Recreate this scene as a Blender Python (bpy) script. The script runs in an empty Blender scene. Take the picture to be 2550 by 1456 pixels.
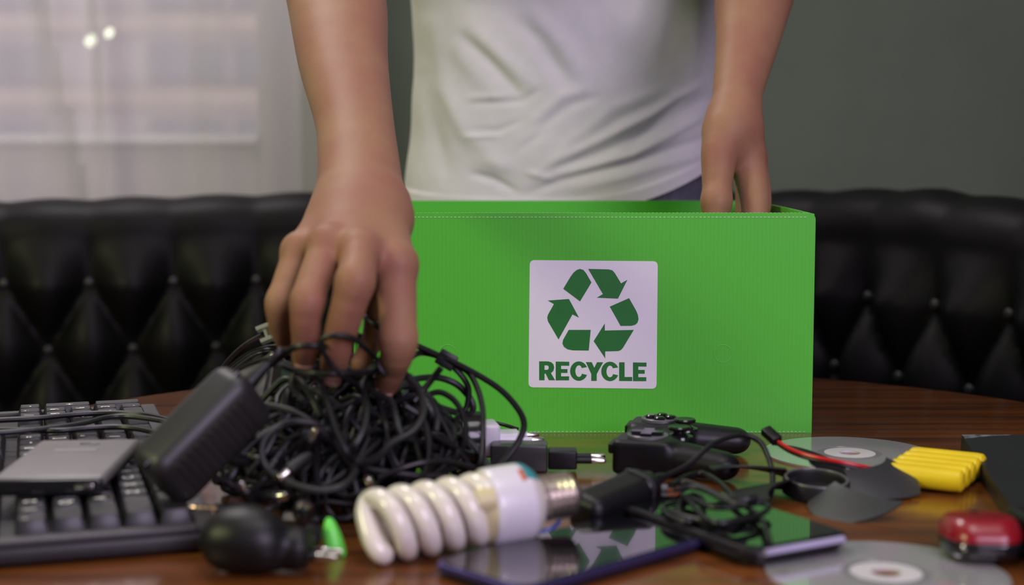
import bpy, bmesh, math, random
import numpy as np
from mathutils import Vector, Matrix
from mathutils.geometry import tessellate_polygon

PI = math.pi
S = bpy.context.scene
COL = S.collection
TZ = 0.75                       # table top height above the floor
# ------------------------------------------------------------------ camera
F_PX = 3600.0
CAM_H = 0.2074                  # camera height above the table top
TH = math.atan(329.0 / F_PX)    # downward pitch
cd = bpy.data.cameras.new('camera')
cam = bpy.data.objects.new('camera', cd)
COL.objects.link(cam)
cam.location = (0, 0, TZ + CAM_H)
cam.rotation_euler = (PI / 2 - TH, 0, 0)
cd.sensor_width = 36.0
cd.lens = 36.0 * F_PX / 2550.0
cd.clip_start = 0.05
cd.clip_end = 60
cd.dof.use_dof = True
cd.dof.focus_distance = 1.10
cd.dof.aperture_fstop = 4.6
S.camera = cam
# ------------------------------------------------------------------ colour management, world, lights
S.view_settings.view_transform = 'Standard'
S.view_settings.look = 'None'
S.view_settings.gamma = 1.0
S.view_settings.exposure = 0.0
S.view_settings.use_curve_mapping = False
S.cycles.use_denoising = True
S.cycles.max_bounces = 8
S.cycles.transparent_max_bounces = 12
W = bpy.data.worlds.new('overcast_sky')
S.world = W
W.use_nodes = True
W.node_tree.nodes['Background'].inputs[0].default_value = (0.78, 0.74, 0.80, 1)
W.node_tree.nodes['Background'].inputs[1].default_value = 1.2


def area(name, loc, target, size, power, color, sizey=None):
    l = bpy.data.lights.new(name, 'AREA')
    l.shape = 'RECTANGLE'
    l.size = size
    l.size_y = sizey or size
    l.energy = power
    l.color = color
    o = bpy.data.objects.new(name, l)
    COL.objects.link(o)
    o.location = loc
    d = Vector(target) - Vector(loc)
    o.rotation_euler = d.to_track_quat('-Z', 'Y').to_euler()
    return o


area('window_light_right', (1.05, -1.2, 1.85), (0.1, 1.1, 0.95), 1.1, 42, (0.86, 0.72, 1.0), 1.2)
area('room_lamp_left', (-1.9, -0.1, 1.9), (-0.1, 1.1, 0.85), 0.5, 20, (0.96, 1.0, 0.52))
area('added_back_light', (-0.75, 1.95, 2.7), (-0.75, 2.1, 0), 0.6, 20, (1.0, 0.94, 0.95))  # added unseen light that brightens the curtain and window frame
area('ceiling_lamp', (0.2, 0.4, 2.6), (0.2, 0.4, 0), 0.8, 10, (0.98, 0.93, 0.95))

# ------------------------------------------------------------------ geometry helpers
_c, _s = math.cos(TH), math.sin(TH)
FWD = Vector((0, _c, -_s))
UPV = Vector((0, _s, _c))
RGT = Vector((1, 0, 0))
CAM = Vector((0, 0, TZ + CAM_H))


def ray(px, py):
    return FWD + RGT * ((px - 1275.0) / F_PX) + UPV * ((728.0 - py) / F_PX)


def P(px, py, t):
    """world point on the sight line of a photograph pixel, t metres deep"""
    return CAM + ray(px, py) * t


def PZ(px, py, z=0.0):
    """same, on the horizontal plane z metres above the table top"""
    r = ray(px, py)
    return CAM + r * ((TZ + z - CAM.z) / r.z)


def PY(px, py, y):
    r = ray(px, py)
    return CAM + r * (y / r.y)


def frame(origin, x, z):
    x = Vector(x).normalized()
    z = Vector(z)
    z = (z - x * z.dot(x)).normalized()
    y = z.cross(x)
    m = Matrix((x, y, z)).transposed().to_4x4()
    m.translation = Vector(origin)
    return m


def rotz(origin, a):
    return Matrix.Translation(Vector(origin)) @ Matrix.Rotation(a, 4, 'Z')


# ------------------------------------------------------------------ materials
MATS = {}


def M(name, color, rough=0.5, metal=0.0, spec=0.5, coat=0.0, noise=0.0, nscale=30.0, bump=0.0, bscale=200.0, trans=0.0, sss=0.0, color2=None, aniso=None):
    if name in MATS:
        return MATS[name]
    m = bpy.data.materials.new(name)
    m.use_nodes = True
    nt = m.node_tree
    b = nt.nodes['Principled BSDF']
    b.inputs['Base Color'].default_value = (*color, 1)
    b.inputs['Roughness'].default_value = rough
    b.inputs['Metallic'].default_value = metal
    b.inputs['Specular IOR Level'].default_value = spec
    b.inputs['Coat Weight'].default_value = coat
    b.inputs['Coat Roughness'].default_value = 0.08
    if trans:
        b.inputs['Transmission Weight'].default_value = trans
    if sss:
        b.inputs['Subsurface Weight'].default_value = sss
        b.inputs['Subsurface Radius'].default_value = (0.010, 0.004, 0.002)
        b.inputs['Subsurface Scale'].default_value = 0.6
    tc = nt.nodes.new('ShaderNodeTexCoord')
    src = tc.outputs['Object']
    if aniso:
        mp = nt.nodes.new('ShaderNodeMapping')
        mp.inputs['Scale'].default_value = aniso
        nt.links.new(src, mp.inputs[0])
        src = mp.outputs[0]
    if noise or color2:
        n = nt.nodes.new('ShaderNodeTexNoise')
        n.inputs['Scale'].default_value = nscale
        n.inputs['Detail'].default_value = 4
        nt.links.new(src, n.inputs['Vector'])
        r = nt.nodes.new('ShaderNodeValToRGB')
        c2 = color2 or tuple(min(1, c * (1 + noise)) for c in color)
        c1 = color if color2 else tuple(c * (1 - noise) for c in color)
        r.color_ramp.elements[0].position = 0.35
        r.color_ramp.elements[1].position = 0.65
        r.color_ramp.elements[0].color = (*c1, 1)
        r.color_ramp.elements[1].color = (*c2, 1)
        nt.links.new(n.outputs[0], r.inputs[0])
        nt.links.new(r.outputs[0], b.inputs['Base Color'])
    if bump:
        n2 = nt.nodes.new('ShaderNodeTexNoise')
        n2.inputs['Scale'].default_value = bscale
        n2.inputs['Detail'].default_value = 3
        nt.links.new(src, n2.inputs['Vector'])
        bp = nt.nodes.new('ShaderNodeBump')
        bp.inputs['Strength'].default_value = bump
        bp.inputs['Distance'].default_value = 0.001
        nt.links.new(n2.outputs[0], bp.inputs['Height'])
        nt.links.new(bp.outputs[0], b.inputs['Normal'])
    MATS[name] = m
    return m


def emit(name, color, strength):
    m = bpy.data.materials.new(name)
    m.use_nodes = True
    nt = m.node_tree
    nt.nodes.clear()
    e = nt.nodes.new('ShaderNodeEmission')
    e.inputs[0].default_value = (*color, 1)
    e.inputs[1].default_value = strength
    o = nt.nodes.new('ShaderNodeOutputMaterial')
    nt.links.new(e.outputs[0], o.inputs[0])
    return m


# ------------------------------------------------------------------ object helpers
def tag(o, label=None, cat=None, group=None, kind=None):
    if label:
        o['label'] = label
    if cat:
        o['category'] = cat
    if group:
        o['group'] = group
    if kind:
        o['kind'] = kind
    return o


def thing(name, label, cat, matrix=None, group=None):
    o = bpy.data.objects.new(name, None)
    o.empty_display_size = 0.02
    COL.objects.link(o)
    if matrix is not None:
        o.matrix_world = matrix
    return tag(o, label, cat, group)


def link(name, me, mat, parent=None, matrix=None, smooth=True):
    o = bpy.data.objects.new(name, me)
    COL.objects.link(o)
    if mat is not None and len(me.materials) == 0:
        for mm in (mat if isinstance(mat, (list, tuple)) else [mat]):
            me.materials.append(mm)
    if parent is not None:
        o.parent = parent
    if matrix is not None:
        if parent is None:
            o.matrix_world = matrix
        else:
            o.matrix_local = matrix
    return o


def mesh_of(name, verts, faces, smooth=True):
    me = bpy.data.meshes.new(name)
    me.from_pydata([tuple(v) for v in verts], [], [tuple(f) for f in faces])
    if smooth:
        me.polygons.foreach_set('use_smooth', [True] * len(me.polygons))
    me.update()
    return me


class B:
    """collects shapes in one bmesh"""

    def __init__(self):
        self.bm = bmesh.new()

    def _xf(self, verts, m):
        if m is not None:
            bmesh.ops.transform(self.bm, matrix=m, verts=verts)

    def box(self, size, m=None, r=0.0, seg=3):
        g = bmesh.ops.create_cube(self.bm, size=1.0)
        vs = g['verts']
        bmesh.ops.scale(self.bm, vec=Vector(size), verts=vs)
        if r > 0:
            es = list({e for v in vs for e in v.link_edges})
            res = bmesh.ops.bevel(self.bm, geom=es, offset=r, segments=seg, profile=0.5, affect='EDGES')
            vs = list({v for f in res['faces'] for v in f.verts} | {v for v in vs if v.is_valid})
            # take the whole connected shell
            seen = set(vs)
            st = list(vs)
            while st:
                v = st.pop()
                for e in v.link_edges:
                    w = e.other_vert(v)
                    if w not in seen:
                        seen.add(w)
                        st.append(w)
            vs = list(seen)
        self._xf(vs, m)
        return self

    def lathe(self, prof, m=None, n=32, cap=True):
        """profile [(x along axis, radius)] revolved about local X"""
        rings = []
        for (x, r) in prof:
            rings.append([self.bm.verts.new((x, r * math.cos(2 * PI * k / n), r * math.sin(2 * PI * k / n))) for k in range(n)])
        for a, b in zip(rings[:-1], rings[1:]):
            for k in range(n):
                self.bm.faces.new((a[k], b[k], b[(k + 1) % n], a[(k + 1) % n]))
        if cap:
            self.bm.faces.new(rings[0])
            self.bm.faces.new(list(reversed(rings[-1])))
        self._xf([v for r in rings for v in r], m)
        return self

    def tube(self, pts, r, n=8, m=None, closed=False, flat=1.0):
        pts = [Vector(p) for p in pts]
        N = len(pts)
        rs = r if isinstance(r, (list, tuple)) else [r] * N
        rings = []
        up = None
        for i in range(N):
            a = pts[max(i - 1, 0)] if not closed else pts[i - 1]
            b = pts[min(i + 1, N - 1)] if not closed else pts[(i + 1) % N]
            t = (b - a)
            if t.length < 1e-9:
                t = Vector((1, 0, 0))
            t.normalize()
            if up is None:
                up = Vector((0, 0, 1)) if abs(t.z) < 0.9 else Vector((0, 1, 0))
            up = (up - t * up.dot(t))
            if up.length < 1e-6:
                up = t.orthogonal()
            up.normalize()
            side = t.cross(up)
            rings.append([self.bm.verts.new(pts[i] + (up * math.cos(2 * PI * k / n) * flat + side * math.sin(2 * PI * k / n)) * rs[i]) for k in range(n)])
        for i in range(N - 1 + (1 if closed else 0)):
            a, b = rings[i], rings[(i + 1) % N]
            for k in range(n):
                self.bm.faces.new((a[k], a[(k + 1) % n], b[(k + 1) % n], b[k]))
        if not closed:
            self.bm.faces.new(list(reversed(rings[0])))
            self.bm.faces.new(rings[-1])
        self._xf([v for rr in rings for v in rr], m)
        return self

    def sphere(self, r, m=None, seg=16, sc=(1, 1, 1)):
        g = bmesh.ops.create_uvsphere(self.bm, u_segments=seg, v_segments=max(6, seg // 2), radius=r)
        bmesh.ops.scale(self.bm, vec=Vector(sc), verts=g['verts'])
        self._xf(g['verts'], m)
        return self

    def prism(self, loops, th, m=None):
        """polygon (loops: outer [, holes]) in XY extruded from z=0 to th"""
        lv = [[Vector((p[0], p[1], 0)) for p in lp] for lp in loops]
        tris = tessellate_polygon(lv)
        flat = [p for lp in lv for p in lp]
        lo = [self.bm.verts.new((p.x, p.y, 0)) for p in flat]
        hi = [self.bm.verts.new((p.x, p.y, th)) for p in flat]
        for t in tris:
            a, b, c = (flat[i] for i in t)
            if (b - a).cross(c - a).z < 0:
                t = (t[0], t[2], t[1])
            try:
                self.bm.faces.new([hi[i] for i in t])
                self.bm.faces.new([lo[i] for i in reversed(t)])
            except ValueError:
                pass
        k = 0
        for lp in lv:
            n = len(lp)
            for i in range(n):
                a, b = k + i, k + (i + 1) % n
                try:
                    self.bm.faces.new((lo[a], lo[b], hi[b], hi[a]))
                except ValueError:
                    pass
            k += n
        self._xf(lo + hi, m)
        return self

    def grid(self, fn, nu, nv, th=0.0, m=None, closed_u=False):
        """fn(u,v) -> point; th>0 gives it thickness along -normal"""
        cu = nu if closed_u else nu + 1
        pts = [[Vector(fn(i / nu, j / nv)) for j in range(nv + 1)] for i in range(cu)]
        V = [[self.bm.verts.new(p) for p in row] for row in pts]
        allv = [v for r in V for v in r]
        rng = range(nu)
        for i in rng:
            for j in range(nv):
                i2 = (i + 1) % cu
                self.bm.faces.new((V[i][j], V[i2][j], V[i2][j + 1], V[i][j + 1]))
        if th > 0:
            V2 = []
            for i in range(cu):
                row = []
                for j in range(nv + 1):
                    ia, ib = (max(i - 1, 0), min(i + 1, cu - 1)) if not closed_u else ((i - 1) % cu, (i + 1) % cu)
                    du = pts[ib][j] - pts[ia][j]
                    dv = pts[i][min(j + 1, nv)] - pts[i][max(j - 1, 0)]
                    n = du.cross(dv)
                    n = n.normalized() if n.length > 1e-12 else Vector((0, 0, 1))
                    row.append(self.bm.verts.new(pts[i][j] - n * th))
                V2.append(row)
            allv += [v for r in V2 for v in r]
            for i in rng:
                for j in range(nv):
                    i2 = (i + 1) % cu
                    self.bm.faces.new((V2[i][j], V2[i][j + 1], V2[i2][j + 1], V2[i2][j]))
                i2 = (i + 1) % cu
                self.bm.faces.new((V[i2][0], V[i][0], V2[i][0], V2[i2][0]))
                self.bm.faces.new((V[i][nv], V[i2][nv], V2[i2][nv], V2[i][nv]))
            if not closed_u:
                for j in range(nv):
                    self.bm.faces.new((V[0][j], V[0][j + 1], V2[0][j + 1], V2[0][j]))
                    self.bm.faces.new((V[nu][j + 1], V[nu][j], V2[nu][j], V2[nu][j + 1]))
        self._xf(allv, m)
        return self

    def mesh(self, name, smooth=True, angle=35):
        bmesh.ops.recalc_face_normals(self.bm, faces=self.bm.faces[:])
        if smooth:
            ca = math.radians(angle)
            for f in self.bm.faces:
                f.smooth = True
            for e in self.bm.edges:
                if len(e.link_faces) == 2 and e.calc_face_angle(0) > ca:
                    e.smooth = False
        me = bpy.data.meshes.new(name)
        self.bm.to_mesh(me)
        self.bm.free()
        return me

    def obj(self, name, mat, parent=None, matrix=None, smooth=True, angle=35):
        return link(name, self.mesh(name, smooth, angle), mat, parent, matrix)


def smooth_path(pts, n=10, closed=False):
    """Catmull-Rom through the points"""
    pts = [Vector(p) for p in pts]
    out = []
    N = len(pts)
    rng = N if closed else N - 1
    for i in range(rng):
        p0 = pts[(i - 1) % N] if (closed or i > 0) else pts[0] * 2 - pts[1]
        p1 = pts[i]
        p2 = pts[(i + 1) % N]
        p3 = pts[(i + 2) % N] if (closed or i + 2 < N) else pts[-1] * 2 - pts[-2]
        for k in range(n):
            t = k / n
            out.append(0.5 * ((2 * p1) + (p2 - p0) * t + (2 * p0 - 5 * p1 + 4 * p2 - p3) * t * t + (3 * p1 - p0 - 3 * p2 + p3) * t ** 3))
    if not closed:
        out.append(pts[-1])
    return out


def world_mesh(name, builder, mat, label=None, cat=None, group=None, parent=None, kind=None, smooth=True):
    """one-mesh thing whose vertices were given in world space: origin moved to its base centre"""
    me = builder.mesh(name, smooth)
    co = np.empty(len(me.vertices) * 3, dtype=np.float32)
    me.vertices.foreach_get('co', co)
    co = co.reshape(-1, 3)
    lo, hi = co.min(0), co.max(0)
    c = np.array([(lo[0] + hi[0]) / 2, (lo[1] + hi[1]) / 2, lo[2]])
    me.vertices.foreach_set('co', (co - c).astype(np.float32).ravel())
    me.update()
    o = link(name, me, mat, parent, Matrix.Translation(Vector(c)))
    return tag(o, label, cat, group, kind)


# ------------------------------------------------------------------ implicit surfaces (bodies, moulded plastics)
def cap_d(p, a, b, ra, rb):
    a = np.asarray(a, dtype=np.float32)
    b = np.asarray(b, dtype=np.float32)
    ba = b - a
    pa = p - a
    t = np.clip((pa @ ba) / max(float(ba @ ba), 1e-12), 0, 1)
    return np.linalg.norm(pa - t[:, None] * ba, axis=1) - (ra + (rb - ra) * t)


def ell_d(p, c, r, ax=None):
    q = p - np.asarray(c, dtype=np.float32)
    if ax is not None:
        q = q @ np.asarray(ax, dtype=np.float32).T
    r = np.asarray(r, dtype=np.float32)
    k0 = np.linalg.norm(q / r, axis=1)
    k1 = np.linalg.norm(q / (r * r), axis=1)
    return k0 * (k0 - 1) / np.maximum(k1, 1e-9)


def smin(a, b, k):
    h = np.clip(0.5 + 0.5 * (b - a) / k, 0, 1)
    return b + (a - b) * h - k * h * (1 - h)


def nets(sdf, lo, hi, h):
    """surface-nets mesh of sdf(points)<0 on a grid; evaluated densely only near the surface"""
    lo = np.asarray(lo, float)
    hi = np.asarray(hi, float)
    c = 4
    n = (np.ceil((hi - lo) / (h * c)).astype(int) + 1) * c
    nc = n // c
    ax = [lo[i] + (np.arange(nc[i]) + 0.5) * c * h - 0.5 * h for i in range(3)]
    gc = np.stack(np.meshgrid(*ax, indexing='ij'), -1).reshape(-1, 3).astype(np.float32)
    dc = np.concatenate([sdf(q) for q in np.array_split(gc, max(1, len(gc) // 200000))]).reshape(nc)
    act = np.abs(dc) < c * h * 1.7
    Fd = np.repeat(np.repeat(np.repeat(dc, c, 0), c, 1), c, 2).astype(np.float32)
    Am = np.repeat(np.repeat(np.repeat(act, c, 0), c, 1), c, 2)
    idx = np.argwhere(Am)
    pts = (lo + idx * h).astype(np.float32)
    Fd[Am] = np.concatenate([sdf(q) for q in np.array_split(pts, max(1, len(pts) // 200000))])
    sg = Fd < 0
    cells = np.zeros(tuple(n - 1), np.uint8)
    for dx in (0, 1):
        for dy in (0, 1):
            for dz in (0, 1):
                cells += sg[dx:n[0] - 1 + dx, dy:n[1] - 1 + dy, dz:n[2] - 1 + dz]
    cm = (cells > 0) & (cells < 8)
    ci = np.argwhere(cm)
    vid = np.full(cm.shape, -1, np.int64)
    vid[cm] = np.arange(len(ci))
    acc = np.zeros((len(ci), 3))
    cnt = np.zeros(len(ci))
    corners = [(a, b, d) for a in (0, 1) for b in (0, 1) for d in (0, 1)]
    val = {q: Fd[ci[:, 0] + q[0], ci[:, 1] + q[1], ci[:, 2] + q[2]] for q in corners}
    for q in corners:
        for a in range(3):
            if q[a] == 0:
                q2 = list(q)
                q2[a] = 1
                q2 = tuple(q2)
                d0, d1 = val[q], val[q2]
                m = (d0 < 0) != (d1 < 0)
                t = np.where(m, d0 / np.where(m, d0 - d1, 1), 0)
                off = np.array(q, float)[None, :].repeat(len(ci), 0)
                off[:, a] += t
                acc[m] += off[m]
                cnt[m] += 1
    verts = lo + (ci + acc / np.maximum(cnt, 1)[:, None]) * h
    faces = []
    for a in range(3):
        b, d = (a + 1) % 3, (a + 2) % 3
        sl0 = [slice(None)] * 3
        sl1 = [slice(None)] * 3
        sl0[a] = slice(0, -1)
        sl1[a] = slice(1, None)
        s0, s1 = sg[tuple(sl0)], sg[tuple(sl1)]
        e = np.argwhere(s0 != s1)
        e = e[(e[:, b] > 0) & (e[:, d] > 0) & (e[:, b] < n[b] - 1) & (e[:, d] < n[d] - 1)]
        if len(e) == 0:
            continue
        inside = sg[e[:, 0], e[:, 1], e[:, 2]]

        def cell(ob, od):
            q = e.copy()
            q[:, b] += ob
            q[:, d] += od
            return vid[q[:, 0], q[:, 1], q[:, 2]]
        f = np.stack([cell(-1, -1), cell(0, -1), cell(0, 0), cell(-1, 0)], 1)
        f[~inside] = f[~inside][:, ::-1]
        faces.append(f[(f >= 0).all(1)])
    return verts, np.concatenate(faces)


def np_mesh(name, parts, smooth=True):
    vs, fs, k = [], [], 0
    for v, f in parts:
        vs.append(v)
        fs.append(f + k)
        k += len(v)
    v = np.concatenate(vs).astype(np.float32)
    f = np.concatenate(fs).astype(np.int32)
    me = bpy.data.meshes.new(name)
    me.vertices.add(len(v))
    me.vertices.foreach_set('co', v.ravel())
    me.loops.add(f.size)
    me.loops.foreach_set('vertex_index', f.ravel())
    me.polygons.add(len(f))
    me.polygons.foreach_set('loop_start', np.arange(0, f.size, 4, dtype=np.int32))
    me.polygons.foreach_set('loop_total', np.full(len(f), 4, np.int32))
    me.update(calc_edges=True)
    me.validate()
    if smooth:
        me.polygons.foreach_set('use_smooth', [True] * len(me.polygons))
    return me
# ================================================================== THE SETTING
def Z(z):
    return TZ + z


YB = 2.75       # inner face of the back wall
wall_m = M('wall_paint', (0.110, 0.136, 0.104), 0.85, noise=0.05, nscale=6, bump=0.1, bscale=120)
white_m = M('window_white', (0.74, 0.70, 0.73), 0.35, noise=0.03)
ceil_m = M('ceiling_paint', (0.5, 0.49, 0.46), 0.9, noise=0.02)
floor_m = M('floor_boards', (0.08, 0.05, 0.035), 0.4, color2=(0.13, 0.08, 0.05), nscale=3, aniso=(1, 12, 1))
gx = PY(652, 300, YB + 0.06).x              # right edge of the glass
gz = PY(300, 352, YB + 0.06).z              # bottom edge of the glass
ox0, ox1, oz0, oz1 = -2.35, gx + 0.085, gz - 0.17, 2.35
XL_, XR_, YF_ = -2.7, 2.5, -1.9
b = B()
for (x0, x1, z0, z1) in ((XL_, ox0, 0, 2.8), (ox1, XR_, 0, 2.8), (ox0, ox1, 0, oz0), (ox0, ox1, oz1, 2.8)):
    b.box((x1 - x0, 0.14, z1 - z0), Matrix.Translation(((x0 + x1) / 2, YB + 0.07, (z0 + z1) / 2)))
tag(b.obj('wall_back', wall_m, smooth=False), kind='structure')
for nm, c, sz, mm in (('wall_left', (XL_ - 0.05, 0.43, 1.4), (0.1, 4.9, 2.8), wall_m), ('wall_right', (XR_ + 0.05, 0.43, 1.4), (0.1, 4.9, 2.8), wall_m),
                      ('wall_front', ((XL_ + XR_) / 2, YF_ - 0.05, 1.4), (XR_ - XL_ + 0.2, 0.1, 2.8), wall_m),
                      ('floor', ((XL_ + XR_) / 2, 0.43, -0.05), (XR_ - XL_ + 0.2, 5.0, 0.1), floor_m), ('ceiling', ((XL_ + XR_) / 2, 0.43, 2.85), (XR_ - XL_ + 0.2, 5.0, 0.1), ceil_m)):
    tag(B().box(sz).obj(nm, mm, matrix=Matrix.Translation(c), smooth=False), kind='structure')

win = thing('window_1', None, None, Matrix.Translation(((ox0 + ox1) / 2, YB + 0.06, oz0)))
win['kind'] = 'structure'
wx = (ox0 + ox1) / 2


def wbox(bb, x0, x1, z0, z1, y0, y1, r=0.004):
    bb.box((x1 - x0, y1 - y0, z1 - z0), Matrix.Translation(((x0 + x1) / 2 - wx, (y0 + y1) / 2, (z0 + z1) / 2 - oz0)), r, 2)


mull = PY(-160, 300, YB).x
for nm, rects in (('frame', ((gx, ox1, oz0, oz1), (ox0, ox0 + 0.055, oz0, oz1), (ox0 + 0.055, gx, oz0, gz), (ox0 + 0.055, gx, oz1 - 0.06, oz1), (mull - 0.05, mull + 0.05, gz, oz1 - 0.06))),):
    b = B()
    for (x0, x1, z0, z1) in rects:
        wbox(b, x0, x1, z0, z1, -0.045, 0.03)
    b.obj('frame', white_m, win)
glass_m = M('window_glass', (0.95, 0.97, 0.96), 0.02, trans=1.0)
glass_m.node_tree.nodes['Principled BSDF'].inputs['IOR'].default_value = 1.05
for (x0, x1) in ((mull + 0.05, gx), (ox0 + 0.055, mull - 0.05)):
    b = B()
    wbox(b, x0, x1, gz, oz1 - 0.06, -0.002, 0.002, 0)
    b.obj('pane', glass_m, win)
b = B()
wbox(b, ox0 - 0.03, ox1 + 0.02, oz0 - 0.02, oz0, -0.17, -0.046, 0.006)
b.obj('sill', white_m, win)
b = B()      # glazing bead; whiter colour and tilt imitate the lit line under the glass
b.box((gx - mull - 0.048, 0.024, 0.012), Matrix.Translation(((gx + mull + 0.05) / 2 - wx, -0.054, gz + 0.002 - oz0)) @ Matrix.Rotation(0.75, 4, 'X'), 0.002, 2)
bead_m = M('glazing_bead_lit_white', (0.93, 0.91, 0.94), 0.3, noise=0.02)
b.obj('glazing_bead', bead_m, win)

# building across the street
far_wall = M('far_render', (0.50, 0.43, 0.44), 0.9, noise=0.08, nscale=0.6)
far_dark = M('far_window', (0.29, 0.27, 0.31), 0.25, noise=0.1, nscale=0.5)
far_ledge = M('far_ledge', (0.54, 0.44, 0.40), 0.8, noise=0.1, nscale=0.8)
YH = 50.0
bld = thing('apartment_building', 'blurred pale apartment block seen through the sheer curtain', 'building', Matrix.Translation((-14, YH, -6)))


def hbox(nm, x0, x1, z0, z1, y0, y1, mm):
    return B().box((x1 - x0, y1 - y0, z1 - z0), Matrix.Translation(((x0 + x1) / 2 + 14, (y0 + y1) / 2, (z0 + z1) / 2 + 6)), 0.02, 1).obj(nm, mm, bld, smooth=False)


hbox('wall', -34, 2, -6, 20, 0, 8, far_wall)
for row in range(-1, 4):
    zt = PY(300, 110 - row * 186, YH).z
    for (px0, px1) in ((-700, -460), (-420, -330), (-210, 112), (372, 560), (585, 655), (720, 860)):
        x0, x1 = PY(px0, 200, YH).x, PY(px1, 200, YH).x
        hbox('window', x0, x1, zt - 1.35, zt, -0.06, 0.1, far_dark)
    hbox('ledge', -34, 2, zt - 2.1, zt - 1.50, -0.35, 0, far_ledge)
glow_m = emit('lamp_reflection_glow', (0.95, 1.0, 0.75), 3.2)  # globes added beyond the glass imitate lamp reflections in it
stem_m = M('cord_rod_grey', (0.5, 0.5, 0.5), 0.5)
for (px, py, r, lab) in ((226, 101, 0.0135, 'glowing globe added as lamp reflection in the window, lower and larger of the two'),
                         (272, 82, 0.0105, 'glowing globe added as lamp reflection in the window, upper and smaller of the two')):
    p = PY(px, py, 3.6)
    t = thing('reflected_lamp_globe', lab, 'lamp reflection', Matrix.Translation(p), 'globes added as lamp reflections')
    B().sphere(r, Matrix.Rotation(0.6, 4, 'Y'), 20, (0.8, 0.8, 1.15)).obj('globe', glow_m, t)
    B().tube([(0, 0, r), (0, 0, 0.9)], 0.0015, 6).obj('cord', stem_m, t)  # cord added along with the globe

# sheer curtain
cm = bpy.data.materials.new('sheer_voile')
cm.use_nodes = True
nt = cm.node_tree
nt.nodes.clear()
out = nt.nodes.new('ShaderNodeOutputMaterial')
tr = nt.nodes.new('ShaderNodeBsdfTransparent')
tl = nt.nodes.new('ShaderNodeBsdfTranslucent')
df = nt.nodes.new('ShaderNodeBsdfDiffuse')
tl.inputs[0].default_value = (0.84, 0.79, 0.81, 1)
df.inputs[0].default_value = (0.84, 0.79, 0.81, 1)
m1 = nt.nodes.new('ShaderNodeMixShader')
m1.inputs[0].default_value = 0.55
m2 = nt.nodes.new('ShaderNodeMixShader')
tcn = nt.nodes.new('ShaderNodeTexCoord')
mpn = nt.nodes.new('ShaderNodeMapping')
mpn.inputs['Scale'].default_value = (1, 1, 0.08)
nn = nt.nodes.new('ShaderNodeTexNoise')
nn.inputs['Scale'].default_value = 9
mr = nt.nodes.new('ShaderNodeMapRange')
mr.inputs[3].default_value = 0.46
mr.inputs[4].default_value = 0.62
nt.links.new(tcn.outputs['Object'], mpn.inputs[0])
nt.links.new(mpn.outputs[0], nn.inputs['Vector'])
nt.links.new(nn.outputs[0], mr.inputs[0])
lw = nt.nodes.new('ShaderNodeLayerWeight')      # woven voile looks denser edge-on
lw.inputs[0].default_value = 0.35
ad_ = nt.nodes.new('ShaderNodeMath')
ad_.operation = 'MULTIPLY_ADD'
ad_.inputs[1].default_value = 0.35
nt.links.new(lw.outputs['Facing'], ad_.inputs[0])
nt.links.new(mr.outputs[0], ad_.inputs[2])
nt.links.new(ad_.outputs[0], m2.inputs[0])
nt.links.new(tl.outputs[0], m1.inputs[1])
nt.links.new(df.outputs[0], m1.inputs[2])
nt.links.new(tr.outputs[0], m2.inputs[1])
nt.links.new(m1.outputs[0], m2.inputs[2])
nt.links.new(m2.outputs[0], out.inputs[0])
cx0, cx1 = -2.5, PY(815, 300, YB - 0.15).x


def curtain(u, v):
    z = 0.05 + v * 2.40
    x = cx0 + (cx1 - cx0) * u
    zz = z - TZ
    y = YB - 0.215 + 0.010 * math.sin(x * 31 + 0.5) + 0.006 * math.sin(x * 67 + 1.1 + zz)
    for (xa, sl, w, a) in ((PY(310, 300, YB).x, -0.16, 0.028, -0.050), (PY(372, 300, YB).x, -0.05, 0.022, -0.032), (PY(90, 300, YB).x, 0.0, 0.04, -0.014), (PY(560, 300, YB).x, 0.02, 0.05, -0.012)):
        xc_ = xa + sl * (zz - 0.15)
        y += a * math.exp(-((x - xc_) / w) ** 2)
    return (x, y, z)


o = B().grid(curtain, 300, 24).obj('curtain', cm)
tag(o, 'sheer pale curtain hanging in folds over the window', 'curtain')
o = B().tube([(cx0 - 0.05, YB - 0.215, 2.47), (cx1 + 0.3, YB - 0.215, 2.47)], 0.012, 12).obj('curtain_rod', stem_m)
tag(o, 'thin round curtain rod above the window', 'curtain rod')

# ------------------------------------------------------------------ buttoned booth sofa
leather = M('black_leather', (0.0035, 0.0031, 0.0036), 0.48, spec=0.17, noise=0.15, nscale=40, bump=0.12, bscale=260)
path = smooth_path([(-2.1, 1.80, 0), (-1.45, 1.92, 0), (-0.72, 2.02, 0), (-0.30, 2.09, 0), (0.02, 2.11, 0), (0.24, 2.07, 0), (0.385, 1.93, 0), (0.485, 1.76, 0), (0.565, 1.60, 0), (0.64, 1.36, 0), (0.70, 1.05, 0), (0.74, 0.72, 0)], 24)
arc = [0.0]
for a, c in zip(path[:-1], path[1:]):
    arc.append(arc[-1] + (c - a).length)
ARC = arc[-1]


def path_at(s):
    s = max(0, min(ARC - 1e-6, s))
    lo, hi = 0, len(arc) - 1
    while hi - lo > 1:
        m = (lo + hi) // 2
        if arc[m] <= s:
            lo = m
        else:
            hi = m
    f = (s - arc[lo]) / (arc[hi] - arc[lo])
    return path[lo].lerp(path[hi], f)


def path_nrm(s):
    d = path_at(s + 0.03) - path_at(s - 0.03)
    d.normalize()
    return Vector((d.y, -d.x, 0))       # towards the table


s_ref = min(range(len(path)), key=lambda i: abs(path[i].x - P(412, 704, 2.05).x) + (path[i].y < 1.5))
s_ref = arc[s_ref]
PA, PB_, Z1 = 0.117, 0.095, 0.034
ROLL = 0.05


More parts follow.
